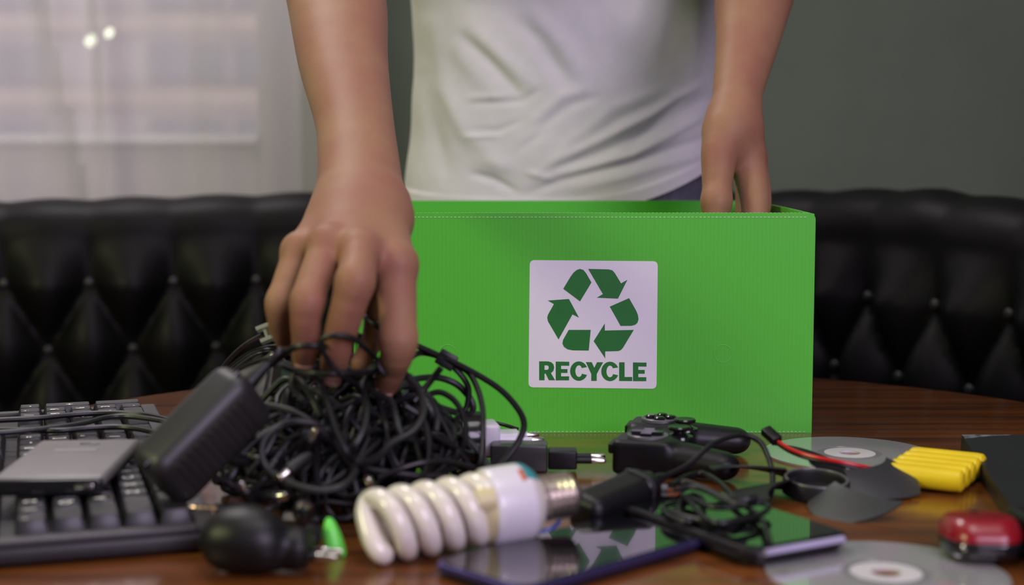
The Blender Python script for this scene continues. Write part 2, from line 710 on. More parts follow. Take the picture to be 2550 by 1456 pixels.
def top_z(s):
    x = path_at(s).x
    t = max(0, min(1, (x + 0.75) / 0.45))
    return 0.147 + 0.010 * t + 0.012 * max(0, min(1, (x - 0.25) / 0.2)) - 0.02 * max(0, min(1, (x - 0.48) / 0.12))


def sofa_pt(s, l):
    """l = length along the profile from the seat up, over the roll and down the back"""
    zt = top_z(s)
    zf = zt - ROLL
    z0 = -0.32
    Lf = zf - z0
    if l < Lf:
        o_, z, nx, nz = 0.0, z0 + l, 1.0, 0.0
    elif l < Lf + PI * ROLL:
        a = (l - Lf) / ROLL
        o_, z, nx, nz = -ROLL + ROLL * math.cos(a), zf + ROLL * math.sin(a), math.cos(a), math.sin(a)
    else:
        o_, z, nx, nz = -2 * ROLL, zf - (l - Lf - PI * ROLL), -1.0, 0.0
    u = (s - s_ref) / PA
    zz = z if l < Lf else zf + (l - Lf)
    w = max(0.0, (Z1 - zz) / PB_)
    hgt = (abs(math.sin(PI * (u + w / 2))) * abs(math.sin(PI * (u - w / 2)))) ** 0.62
    amp = 0.036
    if w == 0.0:
        amp = 0.036 - 0.032 * min(1, (zz - Z1) / 0.065)
    fade = 1.0 if l < Lf + PI * ROLL else max(0, 1 - (l - Lf - PI * ROLL) / 0.05)
    d = amp * hgt * fade
    if w == 0 and hgt < 0.9:
        d += 0.0
    nb = path_nrm(s)
    p = path_at(s) + nb * (o_ + nx * d - 0.012)
    return Vector((p.x, p.y, Z(z + nz * d)))


LTOT = 0.40 + PI * ROLL + 0.30
sofa = thing('booth_sofa', 'black buttoned leather booth sofa curving round behind the table', 'sofa', Matrix.Translation((0, 2.1, 0)))
sofa_off = Matrix.Translation((0, -2.1, 0))
B().grid(lambda u, v: sofa_pt(u * ARC, v * LTOT), 620, 120, 0.012).obj('backrest', leather, sofa, sofa_off, angle=80)
DEP = 0.26


def seat_pt(u, v):
    s = u * ARC
    nb = path_nrm(s)
    prof = [(0.0, -0.335), (0.0, -0.300), (DEP - 0.03, -0.300), (DEP, -0.32), (DEP, -0.40), (DEP - 0.03, -0.45)]
    k = v * (len(prof) - 1)
    i = min(int(k), len(prof) - 2)
    f = k - i
    o_ = prof[i][0] * (1 - f) + prof[i + 1][0] * f
    z = prof[i][1] * (1 - f) + prof[i + 1][1] * f
    p = path_at(s) + nb * o_
    return Vector((p.x, p.y, Z(z)))


B().grid(seat_pt, 160, 20, 0.01).obj('seat_cushion', leather, sofa, sofa_off)
base_m = M('sofa_base', (0.012, 0.010, 0.010), 0.6, noise=0.1)


def base_pt(u, v):
    s = u * ARC
    p = path_at(s) + path_nrm(s) * (DEP - 0.06)
    return Vector((p.x, p.y, 0.30 * v))


B().grid(base_pt, 120, 2, 0.05).obj('base', base_m, sofa, sofa_off)
btn_me = B().sphere(0.0075, None, 12, (1, 0.55, 1)).mesh('button')
btn_me.materials.append(M('leather_button', (0.020, 0.019, 0.021), 0.40, noise=0.1))
k0 = int(-s_ref / PA) + 2
for row in range(4):
    for k in range(k0, int((ARC - s_ref) / PA) - 3):
        s = s_ref + (k + 0.5 * (row % 2)) * PA
        p = path_at(s)
        if p.x < -1.0 or (p.x > 0.1 and p.y < 1.3) or (-0.34 < p.x < 0.28) or row > 2:
            continue
        nb = path_nrm(s)
        q = p + nb * (-0.007)
        a = math.atan2(nb.y, nb.x) + PI / 2
        link('button', btn_me, None, sofa, sofa_off @ Matrix.Translation((q.x, q.y, Z(Z1 - row * PB_))) @ Matrix.Rotation(a, 4, 'Z'))

# ------------------------------------------------------------------ round table
wm = bpy.data.materials.new('polished_walnut')
wm.use_nodes = True
nt = wm.node_tree
bs = nt.nodes['Principled BSDF']
tc = nt.nodes.new('ShaderNodeTexCoord')
mp = nt.nodes.new('ShaderNodeMapping')
mp.inputs['Scale'].default_value = (1.2, 22, 8)
n1 = nt.nodes.new('ShaderNodeTexNoise')
n1.inputs['Scale'].default_value = 3.2
n1.inputs['Detail'].default_value = 8
n1.inputs['Distortion'].default_value = 0.5
r1 = nt.nodes.new('ShaderNodeValToRGB')
els = r1.color_ramp.elements
els[0].position = 0.30
els[0].color = (0.065, 0.021, 0.007, 1)
els[1].position = 0.75
els[1].color = (0.21, 0.068, 0.015, 1)
e = els.new(0.5)
e.color = (0.145, 0.046, 0.011, 1)
nt.links.new(tc.outputs['Object'], mp.inputs[0])
nt.links.new(mp.outputs[0], n1.inputs['Vector'])
nt.links.new(n1.outputs[0], r1.inputs[0])
nt.links.new(r1.outputs[0], bs.inputs['Base Color'])
bs.inputs['Roughness'].default_value = 0.20
bs.inputs['Coat Weight'].default_value = 0.25
bs.inputs['Coat Roughness'].default_value = 0.12
n2 = nt.nodes.new('ShaderNodeTexNoise')
n2.inputs['Scale'].default_value = 60
bp = nt.nodes.new('ShaderNodeBump')
bp.inputs['Strength'].default_value = 0.03
bp.inputs['Distance'].default_value = 0.001
nt.links.new(mp.outputs[0], n2.inputs['Vector'])
nt.links.new(n2.outputs[0], bp.inputs['Height'])
nt.links.new(bp.outputs[0], bs.inputs['Normal'])
TCX, TCY, TR = 0.046, 0.952, 0.494
tbl = thing('round_table', 'round dark wooden table with a glossy top under all the electronics', 'table', Matrix.Translation((TCX, TCY, 0)))
up = Matrix.Rotation(-PI / 2, 4, 'Y')
B().lathe([(TZ - 0.032, TR - 0.012), (TZ - 0.028, TR - 0.004), (TZ - 0.016, TR), (TZ - 0.005, TR - 0.002), (TZ - 0.001, TR - 0.006), (TZ, TR - 0.010)], up, 128).obj('tabletop', wm, tbl)
iron = M('table_pedestal_iron', (0.02, 0.02, 0.02), 0.5, metal=0.6, noise=0.1)
B().lathe([(0.03, 0.045), (TZ - 0.05, 0.04), (TZ - 0.0325, 0.16)], up, 32).obj('column', iron, tbl)
B().lathe([(0, 0.26), (0.012, 0.26), (0.03, 0.06)], up, 48).obj('base', iron, tbl)

# ------------------------------------------------------------------ green recycling box
Y0 = PZ(1500, 1077).y
BX1 = PZ(2021, 1077).x
bxc = (1457.5 - 1275) / F_PX * (P(1457, 880, 1).y and (Y0 / ray(1457, 880).y))
BX0 = 2 * bxc - BX1
BH = PY(1500, 530, Y0).z - TZ
BD = 0.335
gm = bpy.data.materials.new('green_corrugated_plastic')
gm.use_nodes = True
nt = gm.node_tree
bs = nt.nodes['Principled BSDF']
bs.inputs['Roughness'].default_value = 0.38
bs.inputs['Specular IOR Level'].default_value = 0.35
tc = nt.nodes.new('ShaderNodeTexCoord')
wv = nt.nodes.new('ShaderNodeTexWave')
wv.wave_type = 'BANDS'
wv.bands_direction = 'X'
wv.inputs['Scale'].default_value = 104
wv.inputs['Distortion'].default_value = 0.3
rp = nt.nodes.new('ShaderNodeValToRGB')
rp.color_ramp.elements[0].color = (0.086, 0.475, 0.040, 1)
rp.color_ramp.elements[1].color = (0.090, 0.490, 0.042, 1)
bp = nt.nodes.new('ShaderNodeBump')
bp.inputs['Strength'].default_value = 0.03
bp.inputs['Distance'].default_value = 0.0006
nt.links.new(tc.outputs['Object'], wv.inputs['Vector'])
nt.links.new(wv.outputs[0], rp.inputs[0])
nt.links.new(rp.outputs[0], bs.inputs['Base Color'])
nt.links.new(wv.outputs[0], bp.inputs['Height'])
nt.links.new(bp.outputs[0], bs.inputs['Normal'])
bwid = BX1 - BX0
bmx = (BX0 + BX1) / 2
box = thing('recycling_box', 'open bright green corrugated plastic box with a white recycling sticker', 'box', Matrix.Translation((bmx, Y0, TZ)))
PT = 0.0035


def rrect(w, h, r, n=6, top_only=False):
    """rounded rectangle outline, origin at bottom centre"""
    o = []
    for (cx_, cy_, a0, rr) in ((w / 2 - r, h - r, 0, r), (-w / 2 + r, h - r, PI / 2, r), (-w / 2, 0, None, 0), (w / 2, 0, None, 0)):
        if a0 is None:
            o.append((cx_, cy_))
        else:
            for k in range(n + 1):
                a = a0 + PI / 2 * k / n
                o.append((cx_ + rr * math.cos(a), cy_ + rr * math.sin(a)))
    return o


XZ = Matrix(((1, 0, 0, 0), (0, 0, 1, 0), (0, 1, 0, 0), (0, 0, 0, 1)))      # prism XY -> XZ, extruded towards +Y
B().prism([rrect(bwid, BH, 0.005)], PT, XZ).obj('front_panel', gm, box, smooth=False)
B().prism([rrect(bwid, BH, 0.005)], PT, Matrix.Translation((0, BD - PT, 0)) @ XZ).obj('back_panel', gm, box, smooth=False)
for sx in (-1, 1):
    b = B()

    def side(u, v, sx=sx):
        y = PT + u * (BD - 2 * PT)
        bow = 0.0025 * math.sin(PI * u) * v
        return (sx * (bwid / 2 - 0.0002 - bow), y, v * (BH - 0.0008 + 0.002 * math.sin(PI * u)))
    b.grid(side, 24, 8, PT if sx < 0 else PT)
    b.obj('side_panel', gm, box, smooth=False)
B().box((bwid - 2 * PT, BD - 2 * PT, 0.003), Matrix.Translation((0, BD / 2, 0.0025))).obj('bottom_panel', gm, box, smooth=False)
pale_green = M('cut_flute_pale_green', (0.36, 0.62, 0.30), 0.6, noise=0.1, nscale=200)
b = B()
for k in range(110):
    x = -bwid / 2 + 0.008 + k * (bwid - 0.016) / 109
    b.box((0.0018, 0.0004, 0.0007), Matrix.Translation((x, -0.0001, BH - 0.0032)))
b.obj('crease_flutes', pale_green, box, smooth=False)['kind'] = 'stuff'
b = B()
for k in range(110):
    x = -bwid / 2 + 0.006 + k * (bwid - 0.012) / 109
    b.box((0.0016, 0.0004, 0.0006), Matrix.Translation((x, -0.0001, 0.0008)))
    b.box((0.0016, 0.0030, 0.0003), Matrix.Translation((x, 0.0018, BH)))
b.obj('edge_flutes', pale_green, box, smooth=False)['kind'] = 'stuff'


def FP(px, py):
    """photo pixel -> (x, z) on the box front in box coordinates"""
    p = PY(px, py, Y0)
    return (p.x - bmx, p.z - TZ)


for px in (1115, 1800):
    x, z = FP(px, 880)
    b = B()
    b.tube([(x + 0.0067 * math.cos(2 * PI * k / 40), -0.00005, z + 0.0067 * math.sin(2 * PI * k / 40)) for k in range(40)], 0.00022, 6, closed=True)
    b.obj('punched_hole_ring', M('scored_ring_green', (0.16, 0.52, 0.10), 0.5, noise=0.05), box)


# sticker, traced in a 3.8325x crop whose corner is at (1280,620)
def ST(X, Y_):
    return FP(1280 + X / 3.8325, 620 + Y_ / 3.8325)


def corner_round(pts, r, n=6):
    o = []
    N = len(pts)
    for i in range(N):
        a, p, c = Vector(pts[i - 1]), Vector(pts[i]), Vector(pts[(i + 1) % N])
        d1, d2 = (a - p).normalized() * r, (c - p).normalized() * r
        for k in range(n + 1):
            t = k / n
            o.append(tuple((p + d1) * (1 - t) ** 2 + 2 * p * t * (1 - t) + (p + d2) * t * t))
    return o


stk_m = M('sticker_white', (0.78, 0.75, 0.82), 0.32, noise=0.01)
ink = M('sticker_green_ink', (0.014, 0.165, 0.026), 0.42, noise=0.04)
XZm = Matrix(((1, 0, 0, 0), (0, 0, -1, 0), (0, 1, 0, 0), (0, 0, 0, 1)))    # extrudes towards -Y (the viewer)
sticker = B().prism([corner_round([ST(150, 105), ST(1372, 116), ST(1360, 1332), ST(138, 1318)], 0.0038)], 0.00025, XZm).obj('sticker', stk_m, box, smooth=False)
sticker['label'] = 'white rounded square recycling sticker'
INKM = Matrix.Translation((0, -0.00025, 0)) @ XZm
for pts in ([(470, 378), (540, 262), (570, 222), (600, 198), (630, 188), (662, 198), (690, 232), (739, 318), (630, 498)],
            [(708, 188), (905, 193), (940, 203), (962, 228), (1022, 326), (1082, 292), (992, 472), (790, 463), (848, 428)],
            [(914, 548), (1098, 467), (1165, 585), (1183, 630), (1188, 668), (1178, 702), (1155, 722), (1120, 731), (1017, 732)],
            [(760, 877), (866, 709), (867, 776), (1143, 770), (1040, 940), (1020, 962), (995, 972), (870, 975), (870, 1041)],
            [(522, 770), (732, 770), (713, 967), (560, 965), (510, 955), (477, 932), (462, 900), (468, 865)],
            [(322, 490), (524, 475), (620, 653), (558, 622), (425, 861), (325, 690), (317, 655), (324, 625), (381, 524)]):
    B().prism([[ST(*p) for p in pts]], 0.00012, INKM).obj('recycling_arrow', ink, sticker, smooth=False)


def earc(cx_, cy_, rx, ry, a0, a1, n=18):
    return [(cx_ + rx * math.cos(math.radians(a0 + (a1 - a0) * k / n)), cy_ - ry * math.sin(math.radians(a0 + (a1 - a0) * k / n))) for k in range(n + 1)]


def E_(dx, dy):
    return [[(398 + dx, 1072 + dy), (527 + dx, 1074 + dy), (527 + dx, 1112 + dy), (449 + dx, 1111 + dy), (449 + dx, 1143 + dy), (510 + dx, 1144 + dy), (510 + dx, 1180 + dy), (449 + dx, 1180 + dy), (449 + dx, 1213 + dy), (525 + dx, 1213 + dy), (525 + dx, 1251 + dy), (398 + dx, 1251 + dy)]]


def C_(cx_, cy_):
    return [earc(cx_, cy_, 84, 93, 24, 337) + [(cx_ + 28, cy_ + 25)] + list(reversed(earc(cx_, cy_, 34, 56, 40, 322))) + [(cx_ + 26, cy_ - 30)]]


letters = [[[(240, 1070), (325, 1070), (355, 1078), (376, 1098), (383, 1128), (376, 1160), (352, 1182), (392, 1250), (333, 1250), (302, 1187), (291, 1187), (291, 1250), (240, 1250)], [(291, 1108), (291, 1151), (316, 1151), (328, 1144), (332, 1130), (328, 1115), (318, 1108)]],
           E_(0, 0), C_(619, 1163), [[(685, 1077), (742, 1078), (766, 1132), (792, 1078), (850, 1079), (789, 1190), (789, 1256), (737, 1256), (737, 1190)]], C_(916, 1166),
           [[(1003, 1079), (1055, 1079), (1055, 1219), (1128, 1219), (1128, 1258), (1003, 1257)]], E_(737, 8)]
for lp in letters:
    B().prism([[ST(*p) for p in l] for l in lp], 0.00012, INKM).obj('letter', ink, sticker, smooth=False)
# ================================================================== THE PERSON
skin = M('skin', (0.325, 0.175, 0.096), 0.55, spec=0.28, color2=(0.295, 0.130, 0.083), nscale=22, bump=0.12, bscale=420, sss=0.12)


def cpt(px, py, t):
    return np.array(P(px, py, t), dtype=np.float32)


def rr(rpx, t):
    return rpx * t / F_PX


def dense(pts, n=5):
    """Catmull-Rom through (point, radius): a curved tapering chain"""
    q = [np.append(np.asarray(a, np.float64), r) for a, r in pts]
    out = []
    for i in range(len(q) - 1):
        p1, p2 = q[i], q[i + 1]
        p0 = q[i - 1] if i else 2 * p1 - p2
        p3 = q[i + 2] if i + 2 < len(q) else 2 * p2 - p1
        for k in range(n):
            t = k / n
            out.append(0.5 * (2 * p1 + (p2 - p0) * t + (2 * p0 - 5 * p1 + 4 * p2 - p3) * t * t + (3 * p1 - p0 - 3 * p2 + p3) * t ** 3))
    out.append(q[-1])
    return [(v[:3].astype(np.float32), float(v[3])) for v in out]


class Sdf:
    """list of (kind, k, data); smooth union in order"""

    def __init__(self):
        self.groups = []

    def chain(self, pts, k=0.006, kj=0.004):
        """pts: (point, radius); one smooth chain joined to the rest with blend k"""
        self.groups.append((k, kj, pts))

    def __call__(self, p):
        d = None
        for (k, kj, pts) in self.groups:
            g = None
            if len(pts) > 2:
                pts = dense(pts)
            for (a, ra), (b_, rb) in zip(pts[:-1], pts[1:]):
                e = cap_d(p, a, b_, ra, rb)
                g = e if g is None else np.minimum(g, e)
            d = g if d is None else smin(d, g, k)
        return d


def pxchain(lst):
    return [(cpt(x, y, t), rr(r, t)) for (x, y, t, r) in lst]


def limb(lst, off=0.32, rad=0.70):
    """a flattened limb: two side-by-side chains from (px,py,t,half width)"""
    a, c = [], []
    for (x, y, t, hw) in lst:
        a.append((x - hw * off, y, t, hw * rad))
        c.append((x + hw * off, y, t, hw * rad))
    return pxchain(a), pxchain(c)


# --- hand reaching into the cable heap (left in the photograph)
handA = Sdf()
fa = [(800, -170, 1.245, 118), (838, 0, 1.165, 121), (854, 150, 1.09, 110), (882, 300, 1.02, 96), (893, 400, .978, 99), (897, 470, .950, 106), (905, 540, .925, 116)]
l1, l2 = limb(fa)
handA.chain(l1, 0.010, 0.020)
handA.chain(l2, 0.020, 0.020)
for (a, m_) in (((848, 525, .935, 58), (748, 628, .886, 43)), ((877, 520, .933, 62), (818, 612, .868, 47)), ((908, 520, .932, 62), (896, 626, .860, 49)), ((944, 525, .935, 60), (985, 655, .868, 52))):
    handA.chain(pxchain([a, m_]), 0.016)
handA.chain(pxchain([(900, 560, .93, 70), (880, 640, .905, 60)]), 0.016)
# web between index and thumb, thumb
handA.chain(pxchain([(935, 560, .935, 62), (944, 650, .915, 44), (936, 755, .908, 29), (928, 840, .900, 28), (898, 905, .888, 25)]), 0.010, 0.008)
FA = {'pinky': [(748, 628, .886, 43), (699, 752, .866, 34), (699, 815, .872, 29), (710, 850, .880, 24)],
      'ring': [(818, 612, .868, 47), (766, 750, .838, 41), (763, 845, .845, 37), (758, 893, .856, 31)],
      'middle': [(896, 626, .860, 49), (884, 703, .826, 47), (845, 845, .834, 40), (831, 915, .848, 34)],
      'index': [(985, 655, .868, 52), (992, 848, .850, 45), (978, 912, .862, 38), (962, 958, .876, 31)]}
for f in FA.values():
    handA.chain(pxchain(f), 0.0045, 0.007)
for (x, y, t, r) in ((884, 700, .824, 47), (992, 846, .848, 45), (766, 750, .836, 40), (697, 752, .865, 34), (893, 622, .857, 48), (815, 608, .866, 46), (745, 622, .884, 43), (987, 660, .864, 50)):
    q = cpt(x, y, t)
    handA.chain([(q, rr(r * 0.93, t)), (q + np.array([0.0005, 0, 0], np.float32), rr(r * 0.93, t))], 0.006)

# --- hand inside the box (right in the photograph)
handB = Sdf()
KB = 0.955


def kb(lst):
    return [(x, y, t * KB, r) for (x, y, t, r) in lst]


l1, l2 = limb(kb([(1912, -150, 1.43, 108), (1877, 0, 1.38, 93), (1862, 100, 1.345, 76), (1845, 190, 1.315, 62), (1830, 270, 1.29, 54), (1826, 320, 1.275, 60)]), 0.25, 0.78)
handB.chain(l1, 0.010, 0.020)
handB.chain(l2, 0.020, 0.020)
handB.chain(pxchain(kb([(1818, 300, 1.28, 50), (1795, 365, 1.262, 48), (1788, 425, 1.252, 41), (1784, 500, 1.242, 34), (1780, 560, 1.236, 31), (1778, 600, 1.234, 24)])), 0.014, 0.008)
handB.chain(pxchain(kb([(1836, 300, 1.29, 50), (1858, 390, 1.278, 46)])), 0.016)
handB.chain(pxchain(kb([(1840, 310, 1.31, 48), (1866, 395, 1.30, 42)])), 0.016)
handB.chain(pxchain(kb([(1842, 315, 1.335, 44), (1866, 400, 1.325, 40)])), 0.016)
handB.chain(pxchain(kb([(1842, 320, 1.36, 40), (1860, 400, 1.35, 36)])), 0.016)
handB.chain(pxchain(kb([(1815, 340, 1.285, 46), (1822, 385, 1.278, 34)])), 0.016)
for f in (kb([(1858, 390, 1.278, 46), (1878, 485, 1.262, 37), (1878, 550, 1.252, 32), (1868, 605, 1.246, 26)]), kb([(1866, 395, 1.30, 42), (1886, 495, 1.288, 35), (1880, 570, 1.276, 30), (1868, 630, 1.268, 25)]),
          kb([(1866, 400, 1.325, 40), (1876, 500, 1.315, 34), (1868, 575, 1.302, 29), (1856, 630, 1.295, 24)]), kb([(1860, 400, 1.35, 36), (1860, 490, 1.345, 29), (1852, 550, 1.335, 25), (1842, 590, 1.33, 21)])):
    handB.chain(pxchain(f), 0.0045, 0.007)
q = cpt(1784, 500, 1.238 * KB)
handB.chain([(q, rr(35, 1.2)), (q + np.array([0.0005, 0, 0], np.float32), rr(35, 1.2))], 0.008)

# --- trunk, upper arms, neck and head (coarse)
BXC, BYC = 0.060, 1.625
elA, elB = cpt(800, -170, 1.245), cpt(1912, -150, 1.43 * KB)
shA, shB = np.array([BXC - 0.165, 1.545, Z(0.60)], np.float32), np.array([BXC + 0.165, 1.555, Z(0.61)], np.float32)


def V3(x, y, z):
    return np.array([x, y, Z(z)], np.float32)


def trunk(p):
    d = cap_d(p, V3(BXC - 0.05, BYC, 0.12), V3(BXC + 0.05, BYC, 0.12), 0.085, 0.085)
    d = smin(d, cap_d(p, V3(BXC - 0.04, BYC, 0.28), V3(BXC + 0.04, BYC, 0.28), 0.09, 0.09), 0.06)
    d = smin(d, cap_d(p, V3(BXC - 0.075, BYC - 0.03, 0.50), V3(BXC + 0.075, BYC - 0.03, 0.50), 0.095, 0.095), 0.08)
    d = smin(d, cap_d(p, shA, shB, 0.058, 0.058), 0.05)
    for e_, s_, r_ in ((elA, shA, 0.039), (elB, shB, 0.036)):
        d = smin(d, cap_d(p, e_, s_, r_, 0.056), 0.03)
    d = smin(d, cap_d(p, V3(BXC, 1.545, 0.63), V3(BXC, 1.49, 0.74), 0.056, 0.052), 0.03)
    hd = ell_d(p, V3(BXC, 1.465, 0.845), (0.076, 0.098, 0.105))
    hd = smin(hd, ell_d(p, V3(BXC, 1.415, 0.79), (0.055, 0.06, 0.055)), 0.03)
    hd = smin(hd, cap_d(p, V3(BXC, 1.372, 0.845), V3(BXC, 1.352, 0.805), 0.010, 0.014), 0.012)     # nose
    for sx in (-1, 1):
        hd = smin(hd, ell_d(p, V3(BXC + sx * 0.079, 1.475, 0.825), (0.010, 0.022, 0.032)), 0.006)  # ears
        hd = np.maximum(hd, -ell_d(p, V3(BXC + sx * 0.031, 1.368, 0.838), (0.014, 0.010, 0.009)))  # eye sockets
    hd = np.maximum(hd, -ell_d(p, V3(BXC, 1.353, 0.765), (0.022, 0.006, 0.003)))
    return smin(d, hd, 0.025)


vA = nets(handA, (-0.26, 0.76, Z(0.02)), (0.02, 1.33, Z(0.50)), 0.0017)
vB = nets(handB, (0.11, 1.08, Z(0.06)), (0.33, 1.50, Z(0.50)), 0.0020)
vT = nets(trunk, (-0.26, 1.12, Z(0.0)), (0.38, 1.80, Z(0.98)), 0.0065)
person_me = np_mesh('person', [vA, vB, vT])
porg = Matrix.Translation((BXC, BYC, 0))
person_me.transform(porg.inverted())
person = link('person', person_me, skin, None, porg)
tag(person, 'person in white t-shirt behind the table, one hand in the cables, other in the box', 'person')
PINV = porg.inverted()


def pchild(name, me, mat):
    me.transform(PINV)
    return link(name, me, mat, person)


# fingernails
nail_m = M('fingernail', (0.62, 0.36, 0.28), 0.3, spec=0.5, noise=0.03)
for key in ('pinky', 'ring', 'middle', 'index'):
    d_, t_ = FA[key][2], FA[key][3]
    a, c = P(d_[0], d_[1], d_[2]), P(t_[0], t_[1], t_[2])
    ax = (c - a).normalized()
    nrm = (CAM - c).normalized()
    nrm = (nrm - ax * nrm.dot(ax)).normalized()
    r = rr(t_[3], t_[2])
    b = B()

    def nail(u, v):
        w_ = (u - 0.5) * 1.7
        return c + ax * (r * (v * 1.1 - 0.15)) + nrm.cross(ax) * (r * math.sin(w_) * 0.9) + nrm * (r * math.cos(w_) * (1.04 - 0.25 * max(0, v - 0.45)))
    b.grid(nail, 8, 6, 0.0005)
    pchild('fingernail', b.mesh('fingernail'), nail_m)

# eyes
eye_m = M('eyeball', (0.8, 0.8, 0.78), 0.1, noise=0.02)
for sx in (-1, 1):
    pchild('eye', B().sphere(0.011, Matrix.Translation((BXC + sx * 0.031, 1.381, Z(0.838)))).mesh('eye'), eye_m)
# hair
hair_m = M('dark_hair', (0.03, 0.018, 0.012), 0.5, noise=0.3, nscale=60, bump=0.4, bscale=300)


def hair(p):
    d = ell_d(p, V3(BXC, 1.475, 0.86), (0.086, 0.106, 0.112))
    cut = (p[:, 1] - 1.42) * -1.0 + 0.25 * (Z(0.90) - p[:, 2])
    return np.maximum(d, np.minimum(cut, (Z(0.905) - p[:, 2]) * 1.0))


pchild('hair', np_mesh('hair', [nets(hair, (-0.06, 1.34, Z(0.72)), (0.18, 1.62, Z(1.0)), 0.006)]), hair_m)

# ------------------------------------------------------------------ t-shirt
FOLDS = [  # polyline in photograph pixels, half width px, height mm
    ([(1150, 90), (1215, 150), (1290, 232)], 15, -5.0), ([(1180, 70), (1250, 140), (1325, 215)], 20, 3.5), ([(1120, 110), (1190, 190), (1260, 262)], 22, 2.5),
    ([(1290, 50), (1345, 100), (1400, 190)], 20, -3.5), ([(1320, 30), (1400, 110), (1450, 190)], 26, 3.5), ([(1360, 130), (1420, 215)], 22, -4),
    ([(1080, 60), (1105, 220), (1160, 330), (1255, 415)], 22, 4.0), ([(1055, 200), (1085, 340), (1115, 445)], 22, -3.0),
    ([(1170, 245), (1255, 240)], 9, 2.2), ([(1175, 258), (1300, 252), (1340, 225)], 9, -2.6), ([(1165, 342), (1240, 338)], 7, 2.2), ([(1170, 325), (1240, 326), (1300, 300)], 8, -2.4),
    ([(1178, 433), (1225, 445), (1285, 478)], 9, -5.5), ([(1190, 398), (1270, 420)], 20, 3.5), ([(1310, 428), (1375, 448)], 7, 2.5),
    ([(1735, 215), (1620, 285), (1450, 370), (1335, 432)], 12, 4.2), ([(1752, 245), (1620, 325), (1470, 392), (1350, 425)], 15, -4.5),
    ([(1748, 290), (1580, 385), (1370, 442)], 12, 3.5), ([(1750, 345), (1560, 408), (1390, 450), (1310, 485)], 12, -4.0), ([(1745, 385), (1560, 440), (1430, 470)], 12, 2.2),
    ([(1330, 300), (1400, 240), (1460, 220)], 12, 2.5), ([(1345, 320), (1420, 262), (1490, 240)], 12, -2.5), ([(1440, 345), (1520, 270), (1640, 225)], 14, 2.2), ([(1460, 365), (1545, 295), (1660, 250)], 14, -2.4),
    ([(1600, 0), (1560, 120)], 26, 2.0), ([(1742, 0), (1722, 190)], 24, 3.0), ([(1690, 20), (1655, 170)], 24, -2.5), ([(1500, 20), (1530, 150)], 26, -2.0),
    ([(1560, 380), (1640, 300), (1700, 250)], 12, -3), ([(1380, 400), (1440, 330)], 10, 2.0), ([(1290, 380), (1350, 330)], 10, -2.0)]


def fold_h(px, py):
    h = 0.0
    for pts, w, a in FOLDS:
        best = 1e9
        bt = 0
        n = len(pts) - 1
        for i in range(n):
            x1, y1 = pts[i]
            x2, y2 = pts[i + 1]
            dx, dy = x2 - x1, y2 - y1
            t = max(0, min(1, ((px - x1) * dx + (py - y1) * dy) / (dx * dx + dy * dy)))
            d = math.hypot(px - x1 - t * dx, py - y1 - t * dy)
            if d < best:
                best = d
                bt = (i + t) / n
        if best < w * 3:
            h += a * 0.0008 * math.exp(-(best / w) ** 2) * (0.35 + 0.65 * math.sin(PI * min(1, max(0, bt))) ** 0.7)
    return h


def spow(v, e):
    return math.copysign(abs(v) ** e, v)


SH_TOP = 0.665


def torso_section(z):
    """half width, half depth, centre x, centre y at height z above the table"""
    hw = 0.169
    cx_ = BXC
    if z < 0.30:
        hw += 0.008 * ((0.30 - z) / 0.14) ** 1.5
        cx_ -= 0.005 * ((0.30 - z) / 0.14)
    hd = 0.112
    cy_ = BYC
    if z > 0.36:
        f = min(1, (z - 0.36) / 0.18)
        f = f * f * (3 - 2 * f)
        hw += 0.030 * f
        cy_ -= 0.055 * f
    if z > 0.56:
        f = min(1, (z - 0.56) / (SH_TOP - 0.56))
        hw = 0.199 * (1 - f ** 2.2) + 0.072 * f ** 2.2
        hd = 0.112 * (1 - f ** 2.5) + 0.066 * f ** 2.5
        cy_ -= 0.02 * f
    return hw, hd, cx_, cy_


def shirt_pt(u, v):
    a = 2 * PI * u
    ca, sa = math.cos(a), math.sin(a)            # front is -Y: sa=-1
    front = max(0, -sa)
    hem = 0.164 - 0.012 * front + 0.050 * max(0, ca) ** 1.6
    z = hem + (SH_TOP - hem) * v
    hw, hd, cx_, cy_ = torso_section(z)
    x = cx_ + hw * spow(ca, 0.85)
    y = cy_ + hd * spow(sa, 0.85)
    if v < 0.9:
        tt = y * _c - (z - CAM_H) * _s
        vv = (y * _s + (z - CAM_H) * _c) / tt
        px = 1275 + F_PX * x / tt
        py = 728 - F_PX * vv
        h = (fold_h(px, py) if sa < 0.1 else 0) + 0.0016 * math.sin(x * 55 + z * 30) * math.sin(z * 40 - x * 20)
        if v * (SH_TOP - hem) < 0.014:
            h = h * 0.4 + 0.0016
        x += ca * h
        y += sa * h if abs(sa) > 0.05 else 0
    return (x, y, Z(z))


cotton = M('white_cotton', (0.66, 0.645, 0.65), 0.85, spec=0.2, noise=0.02, nscale=80, bump=0.10, bscale=1500)
b = B()
b.grid(shirt_pt, 340, 220, 0.0012, closed_u=True)
for el, sh in ((elA, shA), (elB, shB)):
    s0, s1 = Vector(sh), Vector(sh).lerp(Vector(el), 0.60)
    dirv = (s1 - s0)
    inner = s0 + (Vector((BXC, 1.55, Z(0.56))) - s0) * 0.35
    b.tube(smooth_path([inner, s0 + Vector((0, 0, -0.005)), s0 + dirv * 0.5, s1], 8), [0.085] * 8 + [0.080] * 8 + [0.074 - 0.0008 * k for k in range(9)], 28)
pchild('t_shirt', b.mesh('t_shirt', angle=70), cotton)

# trousers and shoes
jean = M('grey_denim', (0.095, 0.092, 0.125), 0.8, noise=0.15, nscale=120, bump=0.2, bscale=900)


